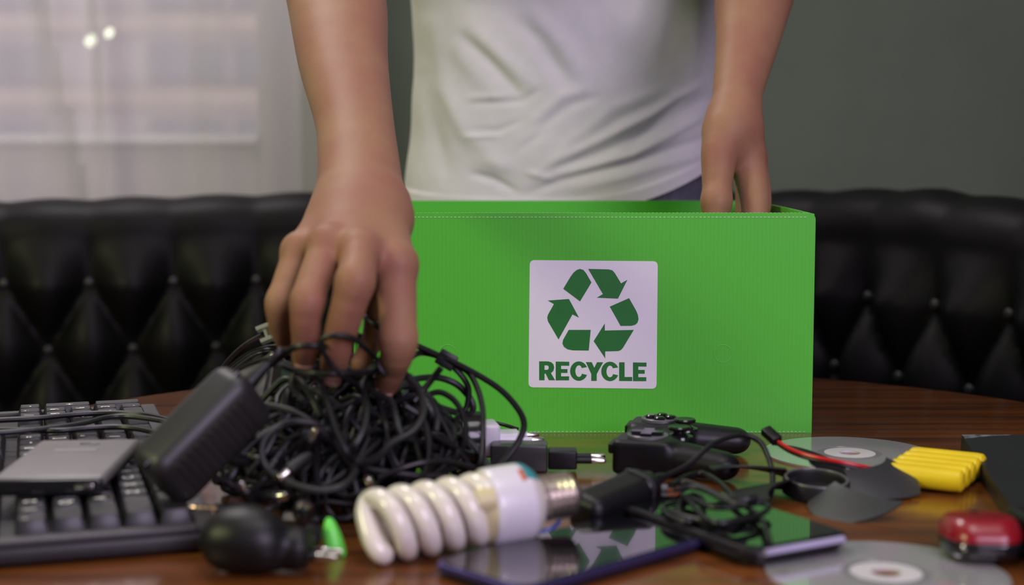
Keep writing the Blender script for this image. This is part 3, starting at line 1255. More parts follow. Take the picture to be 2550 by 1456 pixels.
def trousers(p):
    d = cap_d(p, V3(BXC - 0.062, BYC, 0.085), V3(BXC + 0.062, BYC, 0.085), 0.104, 0.104)
    d = smin(d, cap_d(p, V3(BXC - 0.060, BYC, 0.15), V3(BXC + 0.060, BYC, 0.15), 0.103, 0.103), 0.03)
    for sx in (-1, 1):
        d = smin(d, np.minimum(cap_d(p, V3(BXC + sx * 0.082, BYC, 0.04), V3(BXC + sx * 0.088, BYC - 0.01, -0.30), 0.084, 0.066),
                               cap_d(p, V3(BXC + sx * 0.088, BYC - 0.01, -0.30), V3(BXC + sx * 0.092, BYC + 0.01, -0.69), 0.066, 0.056)), 0.03)
    return np.maximum(d, p[:, 2] - Z(0.205))


pchild('trousers', np_mesh('trousers', [nets(trousers, (-0.15, 1.46, Z(-0.76)), (0.27, 1.79, Z(0.22)), 0.009)]), jean)
shoe_m = M('dark_shoe', (0.03, 0.03, 0.032), 0.6, noise=0.1)
for sx in (-1, 1):
    def shoe(p, sx=sx):
        c = BXC + sx * 0.092
        d = smin(cap_d(p, V3(c, BYC + 0.03, -0.71), V3(c, BYC - 0.10, -0.725), 0.040, 0.042), cap_d(p, V3(c, BYC + 0.02, -0.70), V3(c, BYC + 0.02, -0.66), 0.042, 0.044), 0.02)
        return np.maximum(d, Z(-0.749) - p[:, 2])
    pchild('shoe', np_mesh('shoe', [nets(shoe, (BXC + sx * 0.092 - 0.07, BYC - 0.18, 0.0 - 0.01), (BXC + sx * 0.092 + 0.07, BYC + 0.10, 0.16), 0.008)]), shoe_m)
# ================================================================== THE ELECTRONICS ON THE TABLE
blk = M('black_plastic', (0.006, 0.006, 0.0068), 0.40, spec=0.36, noise=0.1, nscale=60, bump=0.15, bscale=1500)
blk_gloss = M('black_gloss_plastic', (0.010, 0.010, 0.011), 0.18, spec=0.5, noise=0.05)
rubber = M('black_cable_rubber', (0.007, 0.007, 0.0078), 0.42, spec=0.4, noise=0.1, nscale=90)
rubber2 = M('charcoal_cable_rubber', (0.017, 0.017, 0.018), 0.45, spec=0.45, noise=0.1, nscale=90)
nickel = M('nickel', (0.75, 0.72, 0.68), 0.22, metal=1.0, noise=0.05)
gold = M('gold_plate', (0.85, 0.68, 0.32), 0.22, metal=1.0, noise=0.05)
scr = M('screen_glass', (0.004, 0.004, 0.005), 0.03, spec=0.75, coat=0.6, noise=0.01)
RX = Matrix.Rotation(PI / 2, 4, 'X')


def T(x, y, z):
    return Matrix.Translation((x, y, z))


# ---------------------------------------------------------------- keyboard
KA = math.radians(18.5)
ko = PZ(545, 1374, 0.0)
kx = Vector((-math.sin(KA), math.cos(KA), 0))
kbm = frame((ko.x, ko.y, TZ), kx, (0, 0, 1))
kbd = thing('keyboard', 'black computer keyboard lying end-on under the grey drive and cables', 'keyboard', kbm)
KL, KW = 0.404, 0.155
kb_m = M('keyboard_black', (0.022, 0.021, 0.024), 0.48, spec=0.45, noise=0.08, nscale=50, bump=0.1, bscale=1200)
key_m = M('keycap_black', (0.020, 0.020, 0.023), 0.40, spec=0.5, noise=0.06, nscale=80, bump=0.1, bscale=1500)
frm_m = M('keyboard_frame_grey', (0.060, 0.057, 0.062), 0.5, noise=0.06)
b = B()
b.box((KL, KW, 0.011), T(KL / 2, KW / 2, 0.0065), 0.004, 3)
b.obj('case', kb_m, kbd)
b = B()      # raised frame round the key wells
t_ = 0.0035
for (x0, x1, y0, y1) in ((0, KL, 0, 0.011), (0, KL, KW - 0.010, KW), (0, 0.010, 0.011, KW - 0.010), (KL - 0.008, KL, 0.011, KW - 0.010), (0.3055, 0.3105, 0.011, KW - 0.010)):
    b.box((x1 - x0, y1 - y0, t_), T((x0 + x1) / 2, (y0 + y1) / 2, 0.0115 + t_ / 2), 0.0012, 2)
b.box((0.080, 0.022, t_ + 0.001), T(0.352, KW - 0.021, 0.0115 + t_ / 2), 0.0012, 2)
b.obj('frame', frm_m, kbd)
KP = 0.0183
KX = 0.0194         # key pitch along the keyboard


def keycap(w, d):
    bb = bmesh.new()
    prof = [(0.0, 0.5), (0.0025, 0.5), (0.0082, 0.395), (0.0092, 0.37), (0.0089, 0.2)]
    rings = []
    for (z, f) in prof:
        iw, idp = w / 2 - (0.5 - f) * KP * 0.95, d / 2 - (0.5 - f) * KP * 0.95
        ring = []
        r = min(iw, idp) * 0.22
        for (cx_, cy_, a0) in ((iw - r, idp - r, 0), (-iw + r, idp - r, 90), (-iw + r, -idp + r, 180), (iw - r, -idp + r, 270)):
            for k in range(3):
                a = math.radians(a0 + 45 * k)
                ring.append(bb.verts.new((cx_ + r * math.cos(a), cy_ + r * math.sin(a), z)))
        rings.append(ring)
    for a, c in zip(rings[:-1], rings[1:]):
        for k in range(12):
            bb.faces.new((a[k], a[(k + 1) % 12], c[(k + 1) % 12], c[k]))
    bb.faces.new(rings[-1])
    q = B()
    q.bm.free()
    q.bm = bb
    me = q.mesh('key', True, 30)
    me.materials.append(key_m)
    return me


key_cache = {}
layout = []          # (x centre, y centre, width along x, legend)
rows = ['`1234567890-=', 'QWERTYUIOP[]', "ASDFGHJKL;'", 'ZXCVBNM,./']
first = [1.0, 1.5, 1.75, 2.25]
last = [2.0, 1.5, 2.25, 2.75]
y_of = [0.0115 + (0.5 + i) * KP for i in range(6)]
for r_, (txt, fw, lw) in enumerate(zip(rows, first, last)):
    y = y_of[4 - r_]
    x = 0.011
    seq = ([(fw, '')] if r_ else []) + [(1.0, c) for c in txt] + [(lw, '')]
    for (w_, c) in seq:
        layout.append((x + w_ * KX / 2, y, w_, 1.0, c))
        x += w_ * KX
x = 0.011
for w_ in (1.25, 1.25, 1.25, 6.25, 1.25, 1.25, 1.25, 1.25):
    layout.append((x + w_ * KX / 2, y_of[0], w_, 1.0, ''))
    x += w_ * KX
x = 0.011
for i in range(13):
    layout.append((x + KX / 2, y_of[5] + 0.006, 1.0, 0.9, 'F%d' % i if i else 'Esc'))
    x += KX * 1.03 if i % 4 else KX * 1.5
NX = 0.3145
NP = 0.0194
for (cx_, cy_, w_, d_, c) in ((0, 4, 1, 1, ''), (1, 4, 1, 1, '/'), (2, 4, 1, 1, '*'), (3, 4, 1, 1, '-'), (0, 3, 1, 1, '7'), (1, 3, 1, 1, '8'), (2, 3, 1, 1, '9'), (3, 2.5, 1, 2, '+'),
                              (0, 2, 1, 1, '4'), (1, 2, 1, 1, '5'), (2, 2, 1, 1, '6'), (0, 1, 1, 1, '1'), (1, 1, 1, 1, '2'), (2, 1, 1, 1, '3'), (3, 0.5, 1, 2, ''), (0.5, 0, 2, 1, '0'), (2, 0, 1, 1, '.')):
    layout.append((NX + (cx_ + 0.5) * NP, 0.0115 + (cy_ + 0.5) * KP, w_, d_, c))
leg = B()
fc = bpy.data.curves.new('legend_text', 'FONT')
for (x, y, w_, d_, c) in layout:
    kk = (round(w_, 3), d_)
    if kk not in key_cache:
        key_cache[kk] = keycap(w_ * KX - 0.0008, d_ * KP - 0.0008)
    link('key', key_cache[kk], None, kbd, T(x, y, 0.0125))
    if c:
        fc.body = c
        fc.size = 0.0090 if len(c) == 1 else 0.0055
        fc.offset = 0.00025
        fc.resolution_u = 2
        tob = bpy.data.objects.new('tmp', fc)
        me = bpy.data.meshes.new_from_object(tob)
        n0 = len(leg.bm.verts)
        leg.bm.from_mesh(me)
        leg.bm.verts.ensure_lookup_table()
        bmesh.ops.transform(leg.bm, matrix=T(x - w_ * KX * 0.26, y - d_ * KP * 0.12, 0.0125 + 0.00935), verts=leg.bm.verts[n0:])
        bpy.data.objects.remove(tob)
        bpy.data.meshes.remove(me)
leg.obj('key_legends', M('legend_white', (0.88, 0.88, 0.82), 0.6, noise=0.02), kbd, smooth=False)
b = B()
for k in range(3):
    b.lathe([(0, 0.0022), (0.0008, 0.0022)], T(0.325 + k * 0.022, KW - 0.021, 0.0155) @ Matrix.Rotation(-PI / 2, 4, 'Y'), 12)
b.obj('indicator_lights', M('indicator_grey', (0.11, 0.11, 0.115), 0.4, noise=0.05), kbd)

# ---------------------------------------------------------------- portable drive on the keyboard
DZ = 0.0222
dn = PZ(255, 1190, DZ + 0.0102)
df_ = PZ(350, 1091, DZ + 0.0102)
dx = (df_ - dn)
DLn = dx.length
dx.normalize()
dmat = frame((dn.x, dn.y, TZ + DZ), dx, (0, 0, 1))       # x away, y to the left
drive = thing('portable_drive', 'slim grey metal portable drive with a black end lying on the keyboard', 'hard drive', dmat)
DWd = 0.062
dg = M('drive_grey_metal', (0.23, 0.215, 0.22), 0.42, metal=0.35, noise=0.05, nscale=60, bump=0.1, bscale=1500)
B().box((DLn - 0.005, DWd, 0.0068), T(DLn / 2 + 0.0025, DWd / 2, 0.0068), 0.0030, 4).obj('shell', dg, drive)
B().box((DLn - 0.008, DWd - 0.004, 0.005), T(DLn / 2 + 0.002, DWd / 2, 0.0027), 0.002, 2).obj('tray', blk, drive)
B().box((0.007, DWd - 0.001, 0.0092), T(0.0035, DWd / 2, 0.0050), 0.002, 3).obj('end_cap', blk_gloss, drive)
p = B()
p.box((0.0008, 0.0100, 0.0030), T(-0.0002, 0.010, 0.0056), 0.0006, 2)
p.obj('micro_usb_port', nickel, drive)
B().box((0.007, 0.026, 0.0004), T(DLn * 0.70, DWd * 0.52, 0.0103), 0.0002, 1).obj('badge', M('drive_badge', (0.33, 0.32, 0.315), 0.3, metal=0.4, noise=0.04), drive)
b = B()
b.tube([(DLn * 0.86 + 0.0028 * math.cos(a * PI / 10), DWd * 0.45 + 0.006 * math.sin(a * PI / 10), 0.0102) for a in range(0, 17)], 0.0003, 6)
b.obj('logo_mark', blk, drive)

# ---------------------------------------------------------------- helpers for cables


def cable(name, pts, r, mat, label, cat='cable', group=None, n=10, sides=8):
    pts = smooth_path([Vector(q) for q in pts], n)
    return world_mesh(name, B().tube(pts, r, sides), mat, label, cat, group)


def px_path(lst):
    return [P(*q) for q in lst]


kz = 0.0255


def on_keys(lst, z=kz):
    return [PZ(x, y, z) for (x, y) in lst]


cable('cable', on_keys([(-60, 1049), (0, 1046), (90, 1041), (200, 1031), (280, 1028), (350, 1031), (400, 1040), (450, 1052), (520, 1062)]), 0.0020, rubber, 'black cable crossing the keyboard farthest back, above the other two')
cable('cable', on_keys([(-60, 1072), (0, 1070), (90, 1071), (150, 1072), (220, 1066), (290, 1063), (340, 1067), (400, 1079), (470, 1092), (540, 1100)]), 0.0020, rubber, 'black cable crossing the keyboard just behind the grey drive')
cable('cable', on_keys([(-60, 1080), (20, 1076), (120, 1066), (205, 1054), (260, 1040), (310, 1036), (370, 1042), (420, 1050), (500, 1060)], 0.027), 0.0019, rubber2, 'black cable slanting between the other two over the keyboard')

# ---------------------------------------------------------------- ribbed wall adapter leaning on the keyboard
ac = P(507, 1082, 0.80)
ax_ = (RGT * 0.63 + UPV * 0.68 + FWD * 0.36).normalized()
az = (-FWD * 0.70 + RGT * 0.62 - UPV * 0.42)
am = frame(ac, ax_, az)
ad = thing('wall_adapter', 'large black ribbed power adapter propped against the cable heap over the keyboard', 'power adapter', am)
AL, AW, AH = 0.074, 0.040, 0.030
adm = M('adapter_black', (0.016, 0.0155, 0.017), 0.46, spec=0.6, noise=0.08, nscale=60, bump=0.12, bscale=1500)
B().box((AL, AW, AH), None, 0.0095, 6).obj('housing', adm, ad)
B().box((AL * 0.97, AW * 0.96, 0.0012), T(0, 0, 0.0045), 0.0004, 1).obj('seam', blk_gloss, ad)
for k in range(11):
    x = -0.024 + k * 0.0048
    B().box((0.0022, AW * 0.62, 0.0016), T(x, 0, AH / 2), 0.0007, 2).obj('rib', adm, ad)
B().lathe([(0.034, 0.0048), (0.040, 0.0045), (0.046, 0.0036), (0.052, 0.0030)], T(0, 0.004, 0.001), 16).obj('strain_relief', rubber, ad)
pend = am @ Vector((0.052, 0.004, 0.001))
cable('cable', [pend, pend + ax_ * 0.012] + px_path([(668, 912, .845), (700, 890, .838), (716, 874, .830), (745, 862, .822), (790, 861, .822), (815, 862, .835), (838, 866, .870)]), 0.0019, rubber, 'black cable leaving the top of the ribbed adapter and passing before the fingers')

# ---------------------------------------------------------------- grey handset shell behind the hand
hm = frame(P(642, 968, .955), (RGT * 0.80 + UPV * 0.40 - FWD * 0.2), (UPV * 0.75 - FWD * 0.6 - RGT * 0.25))
hs = thing('handset', 'grey angular device shell tilted in the heap behind the fingers', 'device', hm)
hg = M('handset_grey', (0.105, 0.10, 0.105), 0.48, noise=0.06, nscale=50, bump=0.1, bscale=1200)
B().prism([corner_round([(-0.030, -0.030), (0.022, -0.030), (0.028, 0.004), (0.012, 0.026), (-0.024, 0.022)], 0.006)], 0.016, T(0, 0, -0.008)).obj('shell', hg, hs)
B().prism([corner_round([(-0.026, -0.026), (0.012, -0.026), (0.016, 0.002), (-0.022, 0.014)], 0.005)], 0.003, T(0, 0, 0.008)).obj('raised_panel', hg, hs)
B().prism([corner_round([(0.0165, -0.027), (0.0245, -0.027), (0.0265, 0.002), (0.0195, 0.004)], 0.002)], 0.002, T(0, 0, 0.008)).obj('dark_window', blk_gloss, hs)
for (x, y) in ((-0.014, -0.018), (0.018, 0.012)):
    B().sphere(0.0016, T(x, y, 0.0105), 10).obj('screw', nickel, hs)
cable('cable', px_path([(560, 945, .93), (585, 925, .915), (625, 905, .905), (668, 893, .90), (700, 900, .895), (740, 915, .89)]), 0.0016, rubber, 'thin black cable arching in front of the grey device shell')

# flat phone cords with a clear plug
flat_m = M('flat_cord', (0.030, 0.032, 0.031), 0.36, spec=0.55, noise=0.1)
for k in range(4):
    d = 9 * k
    lab = ['', 'second flat phone cord, arching just inside the outermost one', 'third flat phone cord, nested under two others behind the grey shell', 'innermost flat phone cord, lowest of the arching bundle'][k] if k else 'outermost flat dark phone cord, running up to the clear modular plug'
    if k == 0:
        pp = px_path([(536, 960, .99), (548, 925, .985), (580, 885, .98), (615, 855, .975), (655, 832, .965)])
    else:
        pp = px_path([(538 + d, 965, .99 - .004 * k), (552 + d, 928, .985 - .004 * k), (588 + d * .8, 893 + d * .3, .98 - .004 * k), (630 + d * .5, 868 + d * .5, .975 - .004 * k), (690, 852 + d * .9, .965), (760, 862 + d, .95)])
    world_mesh('phone_cord', B().tube(smooth_path(pp, 10), 0.0021, 8, flat=0.45), flat_m, lab, 'cable', 'flat phone cords' if k else None)
pm = frame(P(664, 829, .962), (RGT * 0.9 + UPV * 0.35 + FWD * 0.1), (-FWD + UPV * 0.3))
clear = M('clear_plug_plastic', (0.78, 0.82, 0.76), 0.12, trans=0.55, noise=0.02)
pl = thing('modular_plug', 'small clear modular phone plug beside the little finger', 'plug', pm)
b = B()
b.box((0.011, 0.0025, 0.007), T(0, -0.0045, 0))
b.box((0.011, 0.0025, 0.007), T(0, 0.0045, 0))
b.box((0.007, 0.008, 0.0055), T(0.002, 0, -0.0005), 0.0008, 2)
b.obj('body', clear, pl, smooth=False)
for k in range(4):
    B().box((0.005, 0.0006, 0.0008), T(0.003, -0.0021 + 0.0014 * k, 0.0027)).obj('contact', gold, pl, smooth=False)

# ---------------------------------------------------------------- the heap of tangled cables
rng = random.Random(11)
HC = Vector((-0.100, 0.888, TZ))
HRX, HRY, HH = 0.088, 0.080, 0.096


def hand_push(pts, r):
    a = np.array([tuple(q) for q in pts], np.float32)
    for _ in range(2):
        d = handA(a)
        bad = d < r + 0.0008
        if not bad.any():
            break
        e = 0.0008
        g = np.stack([handA(a + np.array(v, np.float32) * e) - d for v in ((1, 0, 0), (0, 1, 0), (0, 0, 1))], 1)
        g /= np.maximum(np.linalg.norm(g, axis=1), 1e-9)[:, None]
        a[bad] += g[bad] * (r + 0.0012 - d[bad])[:, None]
    return [Vector(q) for q in a.tolist()]


def clamp_heap(q, r):
    x, y = (q.x - HC.x) / HRX, (q.y - HC.y) / HRY
    rho = math.hypot(x, y)
    if rho > 0.97:
        x, y = x * 0.97 / rho, y * 0.97 / rho
        rho = 0.97
    zmax = HH * (1 - rho) ** 0.85 + 0.012 + (0.006 if x < 0 else 0.0)
    z = min(max(q.z - TZ, r + 0.001), zmax)
    return Vector((HC.x + x * HRX, HC.y + y * HRY, TZ + z))


plug_n = 0
for ci in range(28):
    r = rng.choice([0.0013, 0.0016, 0.0019, 0.0022])
    pts = []
    for lp in range(rng.randint(4, 6)):
        a = rng.random() * 2 * PI
        q = math.sqrt(rng.random()) * 0.75
        c = HC + Vector((HRX * q * math.cos(a), HRY * q * math.sin(a), 0.008 + rng.random() * 0.075 * (1 - q * 0.8)))
        R = 0.018 + rng.random() * 0.026
        n_ = Vector((rng.gauss(0, 0.7), rng.gauss(-0.4, 0.7), rng.gauss(0.4, 0.6))).normalized()
        e1 = n_.orthogonal().normalized()
        e2 = n_.cross(e1)
        a0 = rng.random() * 2 * PI
        sw = rng.choice([-1, 1]) * (1.1 + rng.random() * 0.9) * PI
        for k in range(9):
            t = a0 + sw * k / 8
            rr_ = R * (1 + 0.2 * math.sin(2.3 * t + a))
            pts.append(clamp_heap(c + e1 * math.cos(t) * rr_ + e2 * math.sin(t) * rr_ * 0.8 + n_ * 0.012 * (k / 8 - 0.5), r))
    sp = smooth_path(pts, 6)
    sp = [clamp_heap(q, r) for q in sp]
    sp = hand_push(sp, r)
    for _ in range(1):
        sp = [sp[0]] + [(sp[i - 1] + sp[i] * 2 + sp[i + 1]) / 4 for i in range(1, len(sp) - 1)] + [sp[-1]]
    o = world_mesh('cable', B().tube(sp, r, 7), rubber2 if ci % 3 == 0 else rubber, 'black cable lost in the dense core of the heap under the reaching hand', 'cable', 'tangled cables in the heap')
    if ci % 2 == 0:
        d = (sp[-1] - sp[-3]).normalized()
        base = frame(sp[-1], d, (0.2, -0.6, 0.8))
        pg = B().box((0.014, 0.009, 0.0055), T(0.006, 0, 0), 0.0016, 3).obj('plug', blk, o, o.matrix_world.inverted() @ base)
        B().box((0.009, 0.0065, 0.0026), T(0.0165, 0, 0), 0.0003, 1).obj('contact', nickel, pg)

# cables that can be followed at the front and on the right of the heap
HT = [
    ([(870, 1165, .835), (885, 1172, .815), (860, 1205, .80), (810, 1220, .795), (760, 1215, .795), (700, 1190, .80), (665, 1165, .805), (652, 1125, .81), (665, 1085, .815), (700, 1060, .82), (745, 1050, .82), (793, 1064, .825), (740, 1110, .835), (690, 1150, .84)], .0021, 'thick black cable making the large oval loop at the front of the heap'),
    ([(640, 1005, .87), (700, 1016, .845), (740, 1030, .835), (790, 1062, .825), (830, 1100, .83), (870, 1150, .835), (930, 1145, .83), (978, 1102, .83), (1030, 1072, .835), (1054, 1028, .845), (1045, 975, .86), (1012, 935, .87)], .0022, 'thick black cable sweeping across the middle of the heap up to its right'),
    ([(930, 925, .875), (905, 960, .855), (912, 1010, .835), (908, 1060, .825), (885, 1110, .82), (872, 1140, .825)], .0021, 'black cable hanging from under the thumb down the middle of the heap'),
    ([(770, 935, .862), (795, 950, .845), (815, 1000, .83), (838, 1070, .82), (862, 1120, .815), (878, 1148, .82)], .0023, 'black cable dropping from the ring finger to the middle of the heap'),
    ([(905, 985, .86), (885, 955, .845), (850, 935, .832), (820, 900, .827), (801, 866, .822), (806, 842, .820), (838, 835, .818), (878, 842, .822), (905, 862, .83), (935, 890, .845), (965, 930, .85)], .0017, 'thin black cable looping up over the middle fingertip'),
    ([(690, 895, .875), (705, 910, .85), (735, 922, .842), (790, 929, .832), (850, 929, .832), (925, 925, .85), (950, 918, .88)], .0020, 'black cable running level across the fingertips'),
    ([(890, 775, .93), (908, 787, .895), (925, 800, .885), (950, 822, .885), (975, 850, .90)], .0019, 'short length of black cable between index finger and thumb'),
    ([(870, 850, .90), (890, 838, .90), (920, 838, .905), (950, 848, .93)], .0027, 'thick black cable behind the index finger against the green box'),
    ([(990, 850, .95), (1030, 858, .94), (1090, 884, .935), (1160, 917, .93), (1240, 965, .925), (1288, 1015, .92), (1305, 1055, .915), (1293, 1095, .91), (1265, 1135, .905), (1240, 1165, .90)], .0021, 'black cable arching over the clip, farthest right before the green box'),
    ([(1000, 930, .90), (1010, 905, .915), (1030, 885, .93), (1053, 878, .94), (1086, 885, .94), (1112, 898, .938), (1133, 917, .935), (1155, 942, .935), (1167, 970, .935), (1163, 1010, .935), (1150, 1030, .935), (1120, 1060, .94)], .0020, 'black cable bending sharply down out of the cord clip'),
    ([(1100, 893, .944), (1135, 908, .94), (1169, 930, .93), (1190, 970, .915), (1201, 1013, .90), (1203, 1060, .885), (1199, 1140, .87), (1190, 1165, .87)], .0019, 'black cable dropping straight down from the cord clip'),
    ([(985, 975, .88), (1009, 952, .90), (1042, 942, .92), (1092, 940, .935), (1136, 956, .94), (1165, 984, .94), (1178, 1010, .94), (1170, 1030, .94), (1135, 1026, .93), (1092, 1013, .92), (1056, 997, .91), (1020, 990, .90)], .0022, 'thick black cable in a flat loop right of the index finger'),
    ([(1035, 1005, .90), (1056, 988, .905), (1092, 976, .905), (1125, 991, .90), (1147, 1019, .893), (1158, 1049, .887), (1160, 1085, .88), (1150, 1120, .88)], .0019, 'black cable in a round arch under the flat loop'),
    ([(1030, 1000, .885), (1051, 975, .888), (1075, 945, .888), (1098, 916, .885)], .0021, 'loose black cable end sticking up right of the heap'),
    ([(1040, 1035, .895), (1067, 1035, .89), (1097, 1039, .887), (1120, 1056, .885), (1128, 1084, .88), (1121, 1115, .878), (1105, 1150, .875)], .0019, 'black cable curling down the right flank of the heap'),
    ([(1150, 1030, .905), (1136, 1044, .90), (1130, 1096, .885), (1114, 1151, .872), (1083, 1180, .862), (1040, 1200, .855), (1000, 1208, .85)], .0018, 'black cable sloping from the right flank to the lamp coil'),
    ([(1010, 1010, .85), (1052, 1040, .85), (1068, 1085, .845), (1068, 1130, .842), (1055, 1180, .84), (1030, 1210, .84)], .0018, 'black cable hanging down the right front of the heap'),
    ([(700, 1058, .84), (655, 1082, .835), (622, 1110, .83), (597, 1142, .825), (580, 1180, .82), (560, 1212, .818), (590, 1232, .812), (634, 1216, .81), (668, 1178, .812), (690, 1150, .825)], .0019, 'black cable making the lower left loop beside the ribbed adapter'),
    ([(430, 1248, .80), (438, 1230, .80), (464, 1205, .80), (500, 1192, .805), (530, 1188, .81), (570, 1200, .815), (600, 1225, .815)], .0018, 'thin black cable curving over the keyboard below the ribbed adapter'),
    ([(760, 1000, .84), (745, 985, .85), (730, 960, .86), (742, 945, .865), (775, 990, .845), (800, 1040, .835)], .0021, 'black cable hairpin below the little finger'),
    ([(940, 1190, .825), (1000, 1165, .835), (1060, 1150, .84), (1120, 1150, .85), (1180, 1165, .86)], .0017, 'thin black cable lying along the top of the lamp coil'),
]
for pts, r, lab in HT:
    if r == .0019 and 'between index' in lab:
        cable('cable', px_path(pts), r, rubber, lab)
        continue
    sp = hand_push(smooth_path(px_path(pts), 10), r)
    world_mesh('cable', B().tube(sp, r, 8), rubber2 if 'thick' in lab else rubber, lab, 'cable')
cl = frame(P(1112, 896, .935), (RGT * 0.86 - UPV * 0.50), (-FWD + UPV * 0.1))
ct = thing('cord_clip', 'black rectangular cord clip hanging on two cables before the green box', 'clip', cl)
B().box((0.0125, 0.0105, 0.0062), None, 0.0008, 2).obj('body', blk, ct)
B().box((0.0126, 0.0016, 0.001), T(0, 0.0018, 0.0031), 0.0002, 1).obj('groove', blk_gloss, ct)
PLACE = ['on the left flank under the ribbed adapter', 'behind the ribbed adapter, highest on the left', 'at the middle of the heap inside the oval loop', 'low on the right, just above the lamp coil', 'low inside the large oval loop', 'at the foot of the heap, right of the gold jack', 'at the foot of the heap, farthest left']
for pi_, (px, py, t, dr) in enumerate(((560, 1140, .815, (-.8, .2)), (608, 1082, .83, (-.6, .5)), (775, 1090, .815, (.5, .8)), (925, 1212, .80, (-.3, .9)), (720, 1172, .80, (-.7, -.5)), (690, 1235, .80, (.9, .1)), (610, 1220, .80, (-.3, .8)))):
    m = frame(P(px, py, t), RGT * dr[0] + UPV * dr[1] - FWD * 0.5, (-FWD + UPV * 0.5))
    th_ = thing('connector', 'small metal-tipped connector ' + PLACE[pi_], 'plug', m, 'connectors in the heap')
    B().lathe([(-0.016, 0.0022), (-0.012, 0.0036), (0, 0.0038), (0.001, 0.003)], None, 14).obj('grip', blk, th_)
    B().lathe([(0.001, 0.0024), (0.006, 0.0024), (0.007, 0.0018)], None, 14).obj('tip', nickel, th_)

# ---------------------------------------------------------------- round plug adapter, lower left
rm = frame(PZ(620, 1440, 0.0), (0.985, -0.17, 0), (0, 0, 1))
ra = thing('plug_adapter', 'rounded black plug-in adapter with two round pins before the keyboard corner', 'power adapter', rm)


def blob(p):
    d = smin(cap_d(p, (-0.013, 0.008, 0.0165), (0.004, 0.008, 0.0165), 0.0150, 0.0150), ell_d(p, (-0.006, 0.012, 0.0180), (0.0185, 0.020, 0.0160)), 0.006)
    d = smin(d, cap_d(p, (0.004, 0.012, 0.015), (0.0215, 0.012, 0.013), 0.0125, 0.0108), 0.003)
    d = np.maximum(d, 0.0008 - p[:, 2])
    return np.maximum(d, p[:, 0] - 0.0275)


link('housing', np_mesh('housing', [nets(blob, (-0.032, -0.014, -0.002), (0.032, 0.040, 0.040), 0.0012)]), blk, ra)
for y in (0.006, 0.016):
    pn = B().lathe([(0.026, 0.0021), (0.0335, 0.0021)], T(0, y, 0.011), 14).obj('pin', blk, ra)
    B().lathe([(0.0335, 0.0020), (0.0415, 0.0020), (0.0432, 0.0014), (0.0437, 0.0004)], T(0, y, 0.011), 14).obj('contact', nickel, pn)

# gold headphone jack
jm = frame(P(466, 1262, .785), (P(600, 1270, .80) - P(466, 1262, .785)), (0, 0, 1))
jk = thing('headphone_jack', 'gold headphone jack plug pointing left at the foot of the heap', 'plug', jm)
b = B()
b.lathe([(0, 0.0006), (0.0008, 0.0013), (0.0035, 0.0017), (0.0042, 0.0012), (0.0048, 0.0017), (0.0078, 0.00175)], None, 16)
b.lathe([(0.0083, 0.00175), (0.0113, 0.00175)], None, 16)
b.lathe([(0.0118, 0.00175), (0.0160, 0.00175)], None, 16)
b.obj('contacts', gold, jk)
B().lathe([(0.0078, 0.0015), (0.0083, 0.0015)], None, 12).obj('ring', blk, jk)
B().lathe([(0.0113, 0.0015), (0.0118, 0.0015)], None, 12).obj('ring', blk, jk)
B().lathe([(0.016, 0.0030), (0.030, 0.0032), (0.036, 0.0022), (0.042, 0.0018)], None, 16).obj('grip', blk, jk)
je = jm @ Vector((0.040, 0, 0))
cable('cable', [je, je + Vector((0.01, 0.008, 0.001)), P(680, 1240, .83), P(720, 1210, .86)], 0.0013, rubber, 'thin black cord of the gold headphone jack')

# earbud-like plugs and green cap by the lamp
gp = PZ(838, 1383, 0.0)
gm_ = frame(gp, (-0.22, 0.10, 1.0), (0, -1, 0.2))
gcap = M('bright_green_plastic', (0.16, 0.80, 0.10), 0.35, noise=0.05)
g = thing('green_clip', 'small bright green tapered plastic cap standing left of the lamp', 'cap', gm_)
B().lathe([(0.0, 0.0055), (0.003, 0.0056), (0.008, 0.0052), (0.013, 0.0043), (0.017, 0.0032), (0.0195, 0.0020), (0.0205, 0.0006)], None, 20).obj('shell', gcap, g)
b = B()
for k in range(5):
    a = k * 2 * PI / 5
    b.box((0.003, 0.0016, 0.0016), T(0.0005, 0.0048 * math.cos(a), 0.0048 * math.sin(a)), 0.0004, 1)
b.obj('teeth', gcap, g)
for i, (px, py, t) in enumerate(((752, 1283, .79), (772, 1345, .755))):
    m = frame(P(px, py, t), (0.3, -0.2, 0.9), (0, -1, 0.3))
    e = thing('earbud', ('black earbud standing behind the green cap', 'black earbud lying between the round adapter and the green cap')[i], 'earphone', m)
    B().lathe([(-0.012, 0.0022), (-0.004, 0.0030), (0, 0.0056), (0.004, 0.0062), (0.0065, 0.0050), (0.0075, 0.002)], None, 18).obj('shell', blk_gloss, e)
    B().lathe([(0.0060, 0.0046), (0.0080, 0.0040), (0.0084, 0.0020)], None, 18).obj('grille', nickel if i == 0 else blk, e)

